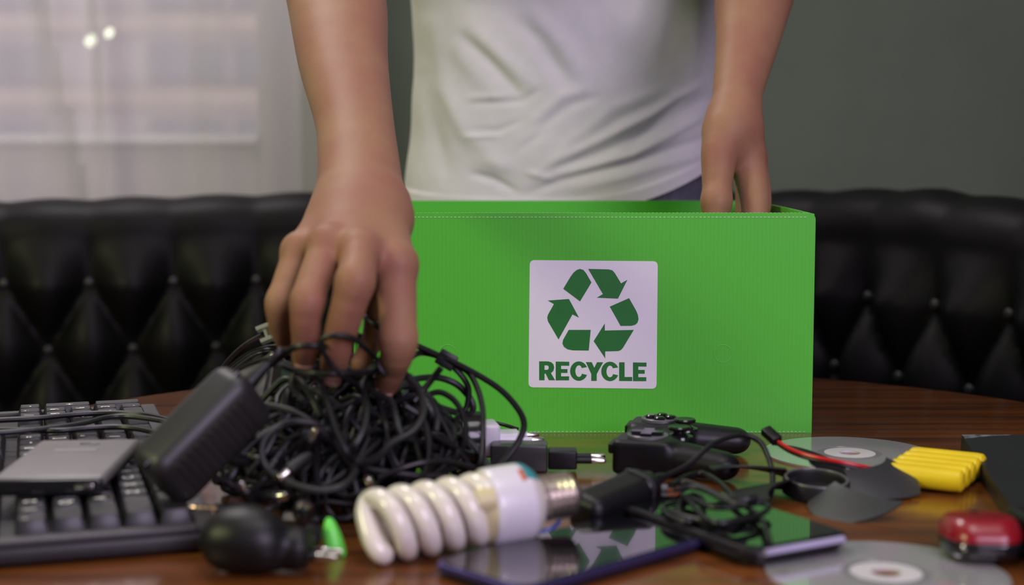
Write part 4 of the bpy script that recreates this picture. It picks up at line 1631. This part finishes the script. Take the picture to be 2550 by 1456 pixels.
# ---------------------------------------------------------------- compact fluorescent lamp
tip, end = P(893, 1319, .742), P(1437, 1227, .792)
lx = end - tip
LL = lx.length
lm = frame(tip, lx, (0, -0.2, 1))
lamp = thing('spiral_lamp', 'white spiral energy-saving lamp lying across the corner of a phone', 'light bulb', lm)
glassw = M('lamp_glass_white', (0.80, 0.75, 0.66), 0.22, spec=0.5, coat=0.5, noise=0.01, sss=0.08)
cream = M('aged_cream_plastic', (0.62, 0.55, 0.30), 0.4, noise=0.06)
bodyw = M('lamp_body_white', (0.72, 0.69, 0.74), 0.3, coat=0.2, noise=0.02)
RH, RT = 0.0144, 0.0057
x0, x1 = 0.0100, 0.070
NT = (x1 - x0) / 0.0268
ph0 = 0.9
strand = []
nseg = 80
for k in range(nseg + 1):
    f = k / nseg
    th_ = ph0 + 2 * PI * NT * (1 - f)
    strand.append(Vector((x1 + (x0 - x1) * f, RH * math.cos(th_), RH * math.sin(th_))))
strand2 = [Vector((p.x, -p.y, -p.z)) for p in reversed(strand)]
a_, c_ = strand[-1], strand2[0]
brid = smooth_path([strand[-6], a_, Vector((0.0064, a_.y * 0.55 + 0.002, a_.z * 0.55)), Vector((0.0056, 0, 0)), Vector((0.0064, c_.y * 0.55 - 0.002, c_.z * 0.55)), c_, strand2[5]], 8)[8:-8]
B().tube(strand[:-1] + brid + strand2[1:], RT, 16).obj('spiral_tube', glassw, lamp)
B().lathe([(0.0625, 0.0145), (0.0630, 0.0165), (0.0660, 0.0178), (0.0715, 0.0205)], None, 40).obj('tube_holder', cream, lamp)
B().lathe([(0.0700, 0.0203), (0.0712, 0.0212), (0.0740, 0.0214), (0.0905, 0.0214), (0.0925, 0.0211)], None, 48).obj('ballast_housing', bodyw, lamp)
B().lathe([(0.0925, 0.0209), (0.0945, 0.0201), (0.0975, 0.0176), (0.0998, 0.0150), (0.1010, 0.0132)], None, 48).obj('neck', M('lamp_neck_cream', (0.66, 0.62, 0.56), 0.35, noise=0.03), lamp)
for sg_, a0 in ((1, ph0), (-1, ph0 + PI)):
    cpos = Vector((0.066, RH * math.cos(a0 + 2 * PI * NT), RH * math.sin(a0 + 2 * PI * NT)))
    B().lathe([(-0.006, 0.0066), (0.004, 0.0072)], T(*cpos), 20).obj('tube_socket', cream, lamp)
prof = [(0.1000, 0.0120)]
for k in range(5):
    xx = 0.1035 + k * 0.0036
    prof += [(xx - 0.0009, 0.0110), (xx, 0.0117), (xx + 0.0008, 0.0127), (xx + 0.0016, 0.0127), (xx + 0.0024, 0.0116)]
prof += [(0.1215, 0.0114), (0.1225, 0.0098)]
screw = B().lathe(prof, None, 40).obj('screw_base', M('lamp_screw_nickel', (0.62, 0.56, 0.50), 0.33, metal=1.0, noise=0.06), lamp)
ins = B().lathe([(0.1220, 0.0100), (0.1250, 0.0062)], None, 32).obj('insulator', blk_gloss, screw)
B().lathe([(0.1248, 0.0050), (0.1262, 0.0045), (0.1268, 0.0020)], None, 24).obj('contact', nickel, screw)
print_m = M('teal_print', (0.03, 0.25, 0.28), 0.4, noise=0.05)


def print_patch(a0, a1, xa, xb):
    def f(u, v):
        x = xa + (xb - xa) * u
        r = np.interp(x, [0.088, 0.0925, 0.0945, 0.0975, 0.0998], [0.0214, 0.0212, 0.0202, 0.0177, 0.0151]) + 0.00015
        a = a0 + (a1 - a0) * v
        return (x, -r * math.cos(a), r * math.sin(a))
    return f


B().grid(print_patch(1.05, 2.3, 0.0900, 0.0985), 8, 10, 0.0001).obj('printed_patch', print_m, lamp)
B().grid(print_patch(1.00, 1.40, 0.0870, 0.0898), 4, 6, 0.0001).obj('printed_patch', M('orange_print', (0.55, 0.12, 0.03), 0.4, noise=0.05), lamp)

bw = M('blue_wire', (0.02, 0.10, 0.55), 0.35, noise=0.05)
cable('wire', [PZ(1290, 1330, .003), PZ(1335, 1326, .003), PZ(1368, 1318, .004), PZ(1388, 1304, .007), PZ(1394, 1289, .010), PZ(1392, 1270, .012), PZ(1380, 1255, .010)], 0.0011, bw, 'short blue wire curled behind the lamp base', 'wire')

# ---------------------------------------------------------------- phones


def phone(name, label, centre, ang, L, Wd, H, z0, edge_m, tilt=None):
    m = rotz((centre[0], centre[1], TZ + z0), ang)
    t = thing(name, label, 'phone', m)
    B().prism([corner_round([(-L / 2, -Wd / 2), (L / 2, -Wd / 2), (L / 2, Wd / 2), (-L / 2, Wd / 2)], 0.012, 8)], H * 0.55).obj('back_shell', blk, t)
    b = B()
    o_ = corner_round([(-L / 2 - 0.0006, -Wd / 2 - 0.0006), (L / 2 + 0.0006, -Wd / 2 - 0.0006), (L / 2 + 0.0006, Wd / 2 + 0.0006), (-L / 2 - 0.0006, Wd / 2 + 0.0006)], 0.0125, 8)
    b.tube([(x, y, H * 0.62) for x, y in o_], H * 0.34, 10, closed=True)
    b.obj('frame', edge_m, t)
    sc_ = B().prism([corner_round([(-L / 2 + 0.0005, -Wd / 2 + 0.0005), (L / 2 - 0.0005, -Wd / 2 + 0.0005), (L / 2 - 0.0005, Wd / 2 - 0.0005), (-L / 2 + 0.0005, Wd / 2 - 0.0005)], 0.011, 8)], 0.0012, T(0, 0, H - 0.0012)).obj('screen', scr, t, smooth=False)
    B().box((0.0012, 0.010, 0.0002), T(L / 2 - 0.004, 0, H), 0.00005, 1).obj('earpiece', M('earpiece_grey', (0.03, 0.03, 0.03), 0.6, noise=0.1), sc_, smooth=False)
    B().box((0.010, 0.0010, 0.0018), T(L * 0.18, -Wd / 2 - H * 0.33, H * 0.62), 0.0004, 2).obj('side_button', edge_m, t)
    return t


pur = M('phone_frame_violet', (0.10, 0.085, 0.26), 0.22, metal=0.8, noise=0.03)
lil = M('phone_frame_black', (0.015, 0.014, 0.018), 0.3, metal=0.3, noise=0.03)
phone('smartphone', 'black smartphone with a blue-violet rim under the end of the lamp', (0.0322, 0.735), math.atan2(.69, .72), 0.136, 0.064, 0.0075, 0.0, pur)
ph2 = phone('smartphone', 'black smartphone with a lilac rim lying partly on the front disc', (0.1175, 0.7925), math.atan2(.865, -.50), 0.130, 0.065, 0.0095, 0.0018, lil)

lilac = M('phone_rim_lilac', (0.55, 0.50, 0.72), 0.35, metal=0.4, noise=0.03)
for sx_ in (-1, 1):
    b = B()
    b.tube([(sx_ * 0.0680, -0.0265 + 0.053 * k / 8, 0.0070) for k in range(9)], 0.0019, 10)
    b.obj('rim', lilac, ph2)['label'] = 'lilac metal rim'

# ---------------------------------------------------------------- inline power brick and its lead
bm_ = frame(P(1540, 1246, .842), (P(1650, 1192, .868) - P(1430, 1285, .815)), (0, -0.3, 1))
br = thing('inline_adapter', 'black oblong inline adapter with grey end lying right of the lamp base', 'power adapter', bm_)


def brick(p):
    q = np.abs(p - np.array([-0.003, 0, 0], np.float32)) - np.array([0.0225, 0.0048, 0.0045], np.float32)
    return np.linalg.norm(np.maximum(q, 0), axis=1) + np.minimum(q.max(1), 0) - 0.0075


link('housing', np_mesh('housing', [nets(brick, (-0.040, -0.018, -0.018), (0.034, 0.018, 0.018), 0.0011)]), blk, br)
B().box((0.0095, 0.0256, 0.0250), T(0.0165, 0, 0), 0.0062, 5).obj('end_band', M('brick_grey_band', (0.035, 0.034, 0.038), 0.4, noise=0.06), br)
B().lathe([(0.024, 0.0100), (0.0285, 0.0090), (0.0295, 0.006)], T(0, 0, 0.001), 24).obj('end_boss', blk, br)
B().lathe([(0.0285, 0.0042), (0.036, 0.0036), (0.041, 0.0026)], T(0, 0, 0.003), 16).obj('strain_relief', rubber, br)
q0 = bm_ @ Vector((0.040, 0, 0.003))
cable('cable', [q0] + px_path([(1712, 1158, .885), (1765, 1112, .90), (1805, 1092, .915), (1850, 1083, .925), (1890, 1098, .925), (1912, 1135, .915), (1924, 1185, .90), (1918, 1235, .875), (1895, 1268, .855)]) + [PZ(1850, 1290, .0135), PZ(1790, 1301, .0135), PZ(1715, 1290, .0135), PZ(1670, 1272, .0135)], 0.0018, rubber, 'black cable rising from the inline adapter in a tall loop over the phone')
PZ2 = 0.0132


def lead(lst, z=PZ2):
    return [PZ(x, y, z) for x, y in lst]


cable('cable', lead([(1672, 1205), (1710, 1185), (1748, 1178), (1790, 1200), (1830, 1240), (1868, 1268), (1895, 1290), (1910, 1325), (1917, 1352)], .0150), 0.0017, rubber, 'thin black cable reaching the front rim of the lilac-rimmed phone')
cable('cable', lead([(1690, 1250), (1652, 1262), (1668, 1285), (1715, 1298), (1745, 1280), (1752, 1250), (1735, 1232), (1705, 1240), (1690, 1265), (1700, 1290)]), 0.0016, rubber, 'thin black cable coiled small on the back of the phone')
cable('cable', lead([(1700, 1232), (1730, 1262), (1755, 1290), (1790, 1302), (1840, 1296), (1890, 1282), (1915, 1262), (1890, 1252), (1830, 1262), (1770, 1262), (1720, 1240)], .0165), 0.0016, rubber, 'thin black cable in a long flat loop on the phone')
cable('cable', lead([(1668, 1208), (1700, 1200), (1750, 1215), (1800, 1238), (1850, 1243), (1885, 1240)], .020), 0.0021, rubber, 'black cable running flat from the inline adapter to the rotor')
cable('cable', lead([(1680, 1220), (1720, 1212), (1760, 1222), (1815, 1250), (1860, 1256)], .0215), 0.0017, rubber2, 'charcoal cable lying on the flat cable behind the phone')
om = frame(PZ(1658, 1217, .012), (P(1690, 1216, .85) - P(1658, 1217, .85)), (0, 0, 1))
ot = thing('orange_tipped_plug', 'small plug with an orange tip beside the inline adapter', 'plug', om)
B().lathe([(-0.008, 0.0028), (0.0008, 0.0030)], None, 14).obj('grip', M('plug_grey', (0.18, 0.18, 0.19), 0.4, noise=0.05), ot)
B().lathe([(0.0008, 0.0029), (0.0060, 0.0026), (0.0085, 0.0010)], None, 14).obj('tip', M('orange_plastic', (0.42, 0.10, 0.02), 0.4, noise=0.05), ot)

# ---------------------------------------------------------------- black travel adapter (box, neck, pins)
em = frame(PZ(1292, 1178, 0.0), (0.995, -0.03, 0), (0, 0, 1))
eu = thing('travel_adapter', 'black boxy travel adapter with two pins, behind the lamp', 'power adapter', em)
B().box((0.038, 0.020, 0.0185), T(0.0, 0.010, 0.0095), 0.0016, 3).obj('housing', M('adapter_dark_grey', (0.028, 0.030, 0.029), 0.32, noise=0.06), eu)
B().box((0.0195, 0.0155, 0.0125), T(0.0290, 0.0085, 0.0085), 0.0014, 3).obj('neck', blk, eu)
for y in (0.004, 0.0135):
    pn = B().lathe([(0.038, 0.0021), (0.0485, 0.0021)], T(0, y, 0.0080 + (y - 0.004) * 0.1), 14).obj('pin', blk, eu)
    B().lathe([(0.0485, 0.0019), (0.0565, 0.0019), (0.0580, 0.0012)], T(0, y, 0.0080 + (y - 0.004) * 0.1), 14).obj('contact', nickel, pn)

# ---------------------------------------------------------------- round charger with white plug
cm_ = frame(PZ(1180, 1166, 0.0), (0.985, 0.17, 0), (0, 0, 1))
ch = thing('round_charger', 'black drum-shaped charger with a white two-pin plug, before the box', 'power adapter', cm_)
B().lathe([(-0.010, 0.0150), (-0.008, 0.0180), (0.002, 0.0185), (0.006, 0.0180), (0.0075, 0.0160)], T(0, 0.012, 0.0187), 48).obj('drum', blk_gloss, ch)
whp = M('white_plug_plastic', (0.66, 0.63, 0.70), 0.35, noise=0.02)
b = B()
b.box((0.0115, 0.026, 0.0225), T(0.0125, 0.012, 0.0180), 0.002, 3)
b.obj('plug_base', whp, ch)
b = B()
b.prism([corner_round([(-0.009, -0.0060), (0.009, -0.0060), (0.0115, 0.0), (0.009, 0.0060), (-0.009, 0.0060), (-0.0115, 0.0)], 0.002)], 0.0145, T(0.0180, 0.012, 0.0165) @ Matrix.Rotation(PI / 2, 4, 'Y') @ Matrix.Rotation(PI / 2, 4, 'Z'))
b.obj('plug_body', whp, ch)
for y in (0.003, 0.021):
    pn = B().lathe([(0.031, 0.0025), (0.0405, 0.0022)], T(0, y, 0.0175), 14).obj('pin', whp, ch)
    B().lathe([(0.0405, 0.0020), (0.0475, 0.0020), (0.0488, 0.0012)], T(0, y, 0.0175), 14).obj('contact', nickel, pn)
cable('cable', px_path([(1120, 1045, .98), (1165, 1040, 1.0), (1210, 1048, 1.03), (1250, 1056, 1.035), (1290, 1068, 1.03)]), 0.0013, rubber, 'thin black lead lying along the foot of the green box above the white plug')

# ---------------------------------------------------------------- gamepad
GA = -0.24
gq = PZ(1613, 1083, 0.0255)
gq = gq - Matrix.Rotation(GA, 3, 'Z') @ Vector((-0.0145, 0.007, 0))
gpm = frame((gq.x, gq.y, TZ), Vector((math.cos(GA), math.sin(GA), 0)), (0, 0, 1)) @ Matrix.Diagonal((1, 1, 0.80, 1))   # x: front (left) -> grips (right), y away
pad = thing('gamepad', 'black game controller with two thumbsticks standing before the green box', 'game controller', gpm)


def gamepad(p):
    def rbx(c, hsz, r):
        q = np.abs(p - np.array(c, np.float32)) - (np.array(hsz, np.float32) - r)
        return np.linalg.norm(np.maximum(q, 0), axis=1) + np.minimum(q.max(1), 0) - r
    d = rbx((-0.014, 0.038, 0.0165), (0.022, 0.040, 0.0115), 0.008)
    for y in (0.006, 0.070):
        d = smin(d, rbx((-0.0165, y, 0.0160), (0.0195, 0.0165, 0.0145), 0.0045), 0.004)
    for (ya, yb) in ((0.006, -0.006), (0.070, 0.082)):
        d = smin(d, cap_d(p, (-0.008, ya, 0.0165), (0.036, yb, 0.0125), 0.0150, 0.0118), 0.006)
    return np.maximum(d, 0.0006 - p[:, 2])


link('shell', np_mesh('shell', [nets(gamepad, (-0.045, -0.026, -0.002), (0.055, 0.102, 0.040), 0.0014)]), blk, pad)
gsil = M('gamepad_ring_grey', (0.13, 0.13, 0.135), 0.3, noise=0.05)
upx = Matrix.Rotation(-PI / 2, 4, 'Y')
for y in (0.007, 0.070):
    B().lathe([(0.0, 0.0138), (0.0022, 0.0136), (0.0028, 0.0128), (0.0018, 0.0118)], T(-0.0145, y, 0.0305) @ upx, 36).obj('pad_ring', gsil, pad)
B().prism([[(-.0035, -.0105), (.0035, -.0105), (.0035, -.0035), (.0105, -.0035), (.0105, .0035), (.0035, .0035), (.0035, .0105), (-.0035, .0105), (-.0035, .0035), (-.0105, .0035), (-.0105, -.0035), (-.0035, -.0035)]], 0.0045, T(-0.0145, 0.007, 0.0310)).obj('direction_pad', blk_gloss, pad)
for (dx_, dy_) in ((0.007, 0), (-0.007, 0), (0, 0.007), (0, -0.007)):
    B().lathe([(0, 0.0038), (0.0035, 0.0038), (0.0044, 0.0028)], T(-0.0145 + dx_, 0.070 + dy_, 0.0310) @ upx, 18).obj('button', blk_gloss, pad)
for y in (0.024, 0.053):
    st = B().lathe([(0.0, 0.0095), (0.002, 0.0090), (0.0045, 0.0042), (0.0075, 0.0042)], T(0.0045, y, 0.0265) @ upx, 28).obj('thumbstick', blk_gloss, pad)
    B().lathe([(0.0070, 0.0072), (0.0090, 0.0078), (0.0102, 0.0070), (0.0096, 0.0040)], T(0.0045, y, 0.0265) @ upx, 28).obj('cap', blk_gloss, st)
for y in (0.004, 0.072):
    B().box((0.005, 0.022, 0.009), T(-0.0365, y, 0.0225), 0.0018, 3).obj('shoulder_button', blk, pad)

# ---------------------------------------------------------------- fan rotor
fm = frame(PZ(2030, 1236, 0.0), (1, 0.05, -0.02), (0.02, -0.10, 1)) @ Matrix.Diagonal((1, 1, 0.8, 1))
fan = thing('fan_rotor', 'black fan rotor with broad blades lying before the far disc', 'fan', fm)
fb = M('fan_black', (0.009, 0.009, 0.010), 0.55, spec=0.3, noise=0.08)
fe2 = M('fan_blade_grey', (0.034, 0.037, 0.036), 0.45, noise=0.08)
fe = M('fan_edge_charcoal', (0.026, 0.027, 0.028), 0.50, noise=0.08)
upz = Matrix.Rotation(-PI / 2, 4, 'Y')
B().lathe([(0.003, 0.0205), (0.0130, 0.0205), (0.0148, 0.0198), (0.0152, 0.0186), (0.0142, 0.0176), (0.0125, 0.0172), (0.006, 0.0172), (0.005, 0.004)], upz, 48).obj('hub', fb, fan)
b = B()
b.tube([(0.0188 * math.cos(2 * PI * k / 48), 0.0188 * math.sin(2 * PI * k / 48), 0.0149) for k in range(48)], 0.0009, 8, closed=True)
b.obj('hub_rim', M('fan_rim_grey', (0.10, 0.10, 0.10), 0.35, noise=0.05), fan)
for i, a0 in enumerate((-0.12, 1.10, 2.36, 3.35, 4.66)):
    def blade(u, v, a0=a0):
        r = 0.019 + 0.045 * u
        spread = 0.66 - 0.10 * u
        a = a0 + (v - 0.5) * spread * 1.2 + 0.35 * u * u
        r = r + (0.003 * math.sin(PI * v) if u > 0.9 else 0)
        return (r * math.cos(a), r * math.sin(a), 0.0125 + (v - 0.5) * (0.015 - 0.002 * u) + 0.0010 * math.sin(PI * v))
    B().grid(blade, 12, 12, 0.0014).obj('blade', (fe, fb, fb, fb, fe2)[i], fan, angle=60)

# ---------------------------------------------------------------- discs
dm = bpy.data.materials.new('disc_mirror')
dm.use_nodes = True
nt = dm.node_tree
bs = nt.nodes['Principled BSDF']
bs.inputs['Base Color'].default_value = (0.50, 0.50, 0.52, 1)
bs.inputs['Metallic'].default_value = 0.55
bs.inputs['Roughness'].default_value = 0.16
bs.inputs['Coat Weight'].default_value = 0.6
bs.inputs['Coat Roughness'].default_value = 0.02
tc = nt.nodes.new('ShaderNodeTexCoord')
sx = nt.nodes.new('ShaderNodeSeparateXYZ')
at = nt.nodes.new('ShaderNodeMath')
at.operation = 'ARCTAN2'
wv_ = nt.nodes.new('ShaderNodeMath')
wv_.operation = 'MULTIPLY'
wv_.inputs[1].default_value = 6.0
sn = nt.nodes.new('ShaderNodeMath')
sn.operation = 'SINE'
rp = nt.nodes.new('ShaderNodeValToRGB')
rp.color_ramp.elements[0].color = (0.62, 0.64, 0.62, 1)
rp.color_ramp.elements[1].color = (0.68, 0.61, 0.66, 1)
nt.links.new(tc.outputs['Object'], sx.inputs[0])
nt.links.new(sx.outputs[0], at.inputs[0])
nt.links.new(sx.outputs[1], at.inputs[1])
nt.links.new(at.outputs[0], wv_.inputs[0])
nt.links.new(wv_.outputs[0], sn.inputs[0])
nt.links.new(sn.outputs[0], rp.inputs[0])
nt.links.new(rp.outputs[0], bs.inputs['Base Color'])
hubm = M('disc_hub_frosted', (0.62, 0.60, 0.60), 0.35, noise=0.02)
clr = M('disc_clear_ring', (0.36, 0.36, 0.37), 0.15, trans=0.4, noise=0.02)


def disc(label, c, z0=0.0):
    t = thing('compact_disc', label, 'disc', T(c.x, c.y, TZ + z0))
    for nm, ri, ro, zz, mm in (('data_surface', 0.0225, 0.060, 0.0012, dm), ('clear_band', 0.0178, 0.0225, 0.0011, clr), ('hub', 0.0075, 0.0178, 0.0013, hubm)):
        b = B()
        n = 96
        b.lathe([(0.0, ri), (zz, ri), (zz, ro), (0.0, ro), (0.0, ri)], upz, n, cap=False)
        bmesh.ops.remove_doubles(b.bm, verts=b.bm.verts[:], dist=1e-7)
        b.obj(nm, mm, t)
    B().tube([(0.0188 * math.cos(2 * PI * k / 60), 0.0188 * math.sin(2 * PI * k / 60), 0.0011) for k in range(60)], 0.0004, 6, closed=True).obj('stacking_ring', clr, t)
    return t


disc('shiny compact disc lying right of the gamepad, half under the yellow batteries', PZ(2116, 1131, 0))
disc('shiny compact disc at the front edge of the view, under the lilac-rimmed phone', PZ(2206, 1430, 0))

# ---------------------------------------------------------------- yellow battery pack with its lead
yw = M('yellow_shrink_wrap', (0.74, 0.55, 0.010), 0.38, spec=0.45, noise=0.05, nscale=40, bump=0.1, bscale=300)
bl = PZ(2203, 1182, 0.0073)
row = Vector((.51, .86, 0))
axv = Vector((.86, -.51, 0)).normalized()
pk = thing('battery_pack', 'yellow shrink-wrapped pack of five round cells lying on the far disc', 'battery', frame((bl.x, bl.y, TZ + 0.0014), axv, (0, 0, 1)))
for k in range(5):
    c = B().lathe([(-0.0010, 0.0030), (0.0, 0.0052), (0.0018, 0.0067), (0.006, 0.0072), (0.0440, 0.0072), (0.0480, 0.0068), (0.0495, 0.0050), (0.0496, 0.0020)], T(0, k * 0.0145, 0.0073), 28)
    c.obj('cell', yw, pk)
b = B()
b.box((0.047, 4 * 0.0145, 0.0095), T(0.0245, 2 * 0.0145, 0.0073), 0.003, 3)
b.obj('wrap', yw, pk)
red = M('red_wire', (0.50, 0.010, 0.012), 0.35, noise=0.05)
p0 = P(2190, 1178, .925)
pinv = pk.matrix_world.inverted()
wr = px_path([(1938, 1099, .938), (1965, 1116, .930), (2000, 1130, .920), (2050, 1142, .912), (2110, 1153, .908), (2170, 1166, .912), (2215, 1178, .925)])
B().tube([pinv @ q for q in smooth_path(wr, 10)], 0.0013, 8).obj('red_wire', red, pk)['label'] = 'red battery wire'
wr2 = [q + Vector((0.0005, 0.0008, -0.0021)) for q in wr]
B().tube([pinv @ q for q in smooth_path(wr2, 10)], 0.0013, 8).obj('black_wire', rubber, pk)['label'] = 'black battery wire'
cmx = frame(P(1921, 1084, .943), P(1942, 1102, .936) - P(1905, 1068, .948), (0, -0.6, 1))
B().box((0.0135, 0.0072, 0.0055), None, 0.0007, 2).obj('connector', blk, pk, pinv @ cmx)

# ---------------------------------------------------------------- red mouse
mm_ = frame(PZ(2424, 1404, 0.0) + Vector((0.006, 0.003, 0)), (0.995, -0.10, 0), (0, 0, 1))
mo = thing('mouse', 'small glossy red and black computer mouse at the right front', 'mouse', mm_)


def mouse_low(p):
    d = cap_d(p * np.array([1, 0.62, 1.15], np.float32), (-0.006, 0.006, 0.012), (0.006, 0.006, 0.012), 0.0150, 0.0150)
    d = np.maximum(d, 0.0006 - p[:, 2])
    return np.maximum(d, p[:, 2] - 0.0135)


def mouse_top(p):
    d = cap_d(p * np.array([1, 0.62, 1.0], np.float32), (-0.0065, 0.006, 0.0118), (0.0065, 0.006, 0.0118), 0.0146, 0.0146)
    d = np.maximum(d, (p[:, 2] - 0.0222) * 0.95 + 0.10 * (p[:, 1] - 0.01))
    return np.maximum(d, 0.0125 - p[:, 2])


link('base', np_mesh('base', [nets(mouse_low, (-0.026, -0.022, -0.002), (0.026, 0.042, 0.016), 0.0011)]), blk_gloss, mo)
link('top_shell', np_mesh('top_shell', [nets(mouse_top, (-0.026, -0.022, 0.010), (0.026, 0.042, 0.032), 0.0009)]), M('red_gloss', (0.24, 0.004, 0.012), 0.30, coat=0.25, noise=0.04), mo)
B().lathe([(0, 0.0010), (0.0010, 0.0010), (0.0014, 0.0006)], T(-0.0135, -0.0145, 0.012) @ Matrix.Rotation(-PI / 2, 4, 'Z'), 12).obj('stud', nickel, mo)
B().lathe([(-0.002, 0.005), (0.002, 0.005)], T(0, 0.024, 0.0165), 20).obj('scroll_wheel', blk, mo)

# ---------------------------------------------------------------- dark tablet and power bank at the right edge
tl_ = PZ(2392, 1082, .0115)
td = frame((tl_.x, tl_.y, TZ), (1, -0.03, 0), (0, 0, 1))
tb = thing('tablet', 'large dark slate tablet with a worn silver corner at the right edge', 'tablet', td)
slate = M('tablet_slate', (0.012, 0.014, 0.015), 0.42, noise=0.1, nscale=20, bump=0.1, bscale=900)
sk = 0.022
B().prism([corner_round([(-0.036, -0.245), (0.165, -0.245), (0.165, 0), (0, 0)], 0.004)], 0.0105).obj('body', slate, tb, smooth=False)
B().prism([corner_round([(-0.0355, -0.244), (0.164, -0.244), (0.164, -0.0006), (0.0004, -0.0006)], 0.004)], 0.0012, T(0, 0, 0.0105)).obj('lid', slate, tb, smooth=False)
B().prism([[(0.0006, -0.0008), (0.036, -0.0008), (0.020, -0.0050), (0.006, -0.0125), (-0.0010, -0.0145)]], 0.0002, T(0, 0, 0.0117)).obj('worn_corner', M('worn_silver', (0.20, 0.21, 0.20), 0.5, color2=(0.03, 0.032, 0.032), nscale=160), tb, smooth=False)
pb = thing('power_bank', 'black box-shaped device at the right edge in front of the mouse', 'device', frame(PZ(2560, 1450, 0) + Vector((0.044, 0.022, 0)), (1, 0.1, 0), (0, 0, 1)))
B().box((0.060, 0.090, 0.024), T(0, 0, 0.012), 0.004, 4).obj('case', blk, pb)
B().box((0.050, 0.080, 0.0006), T(0, 0, 0.0242), 0.0002, 1).obj('top_plate', blk_gloss, pb)
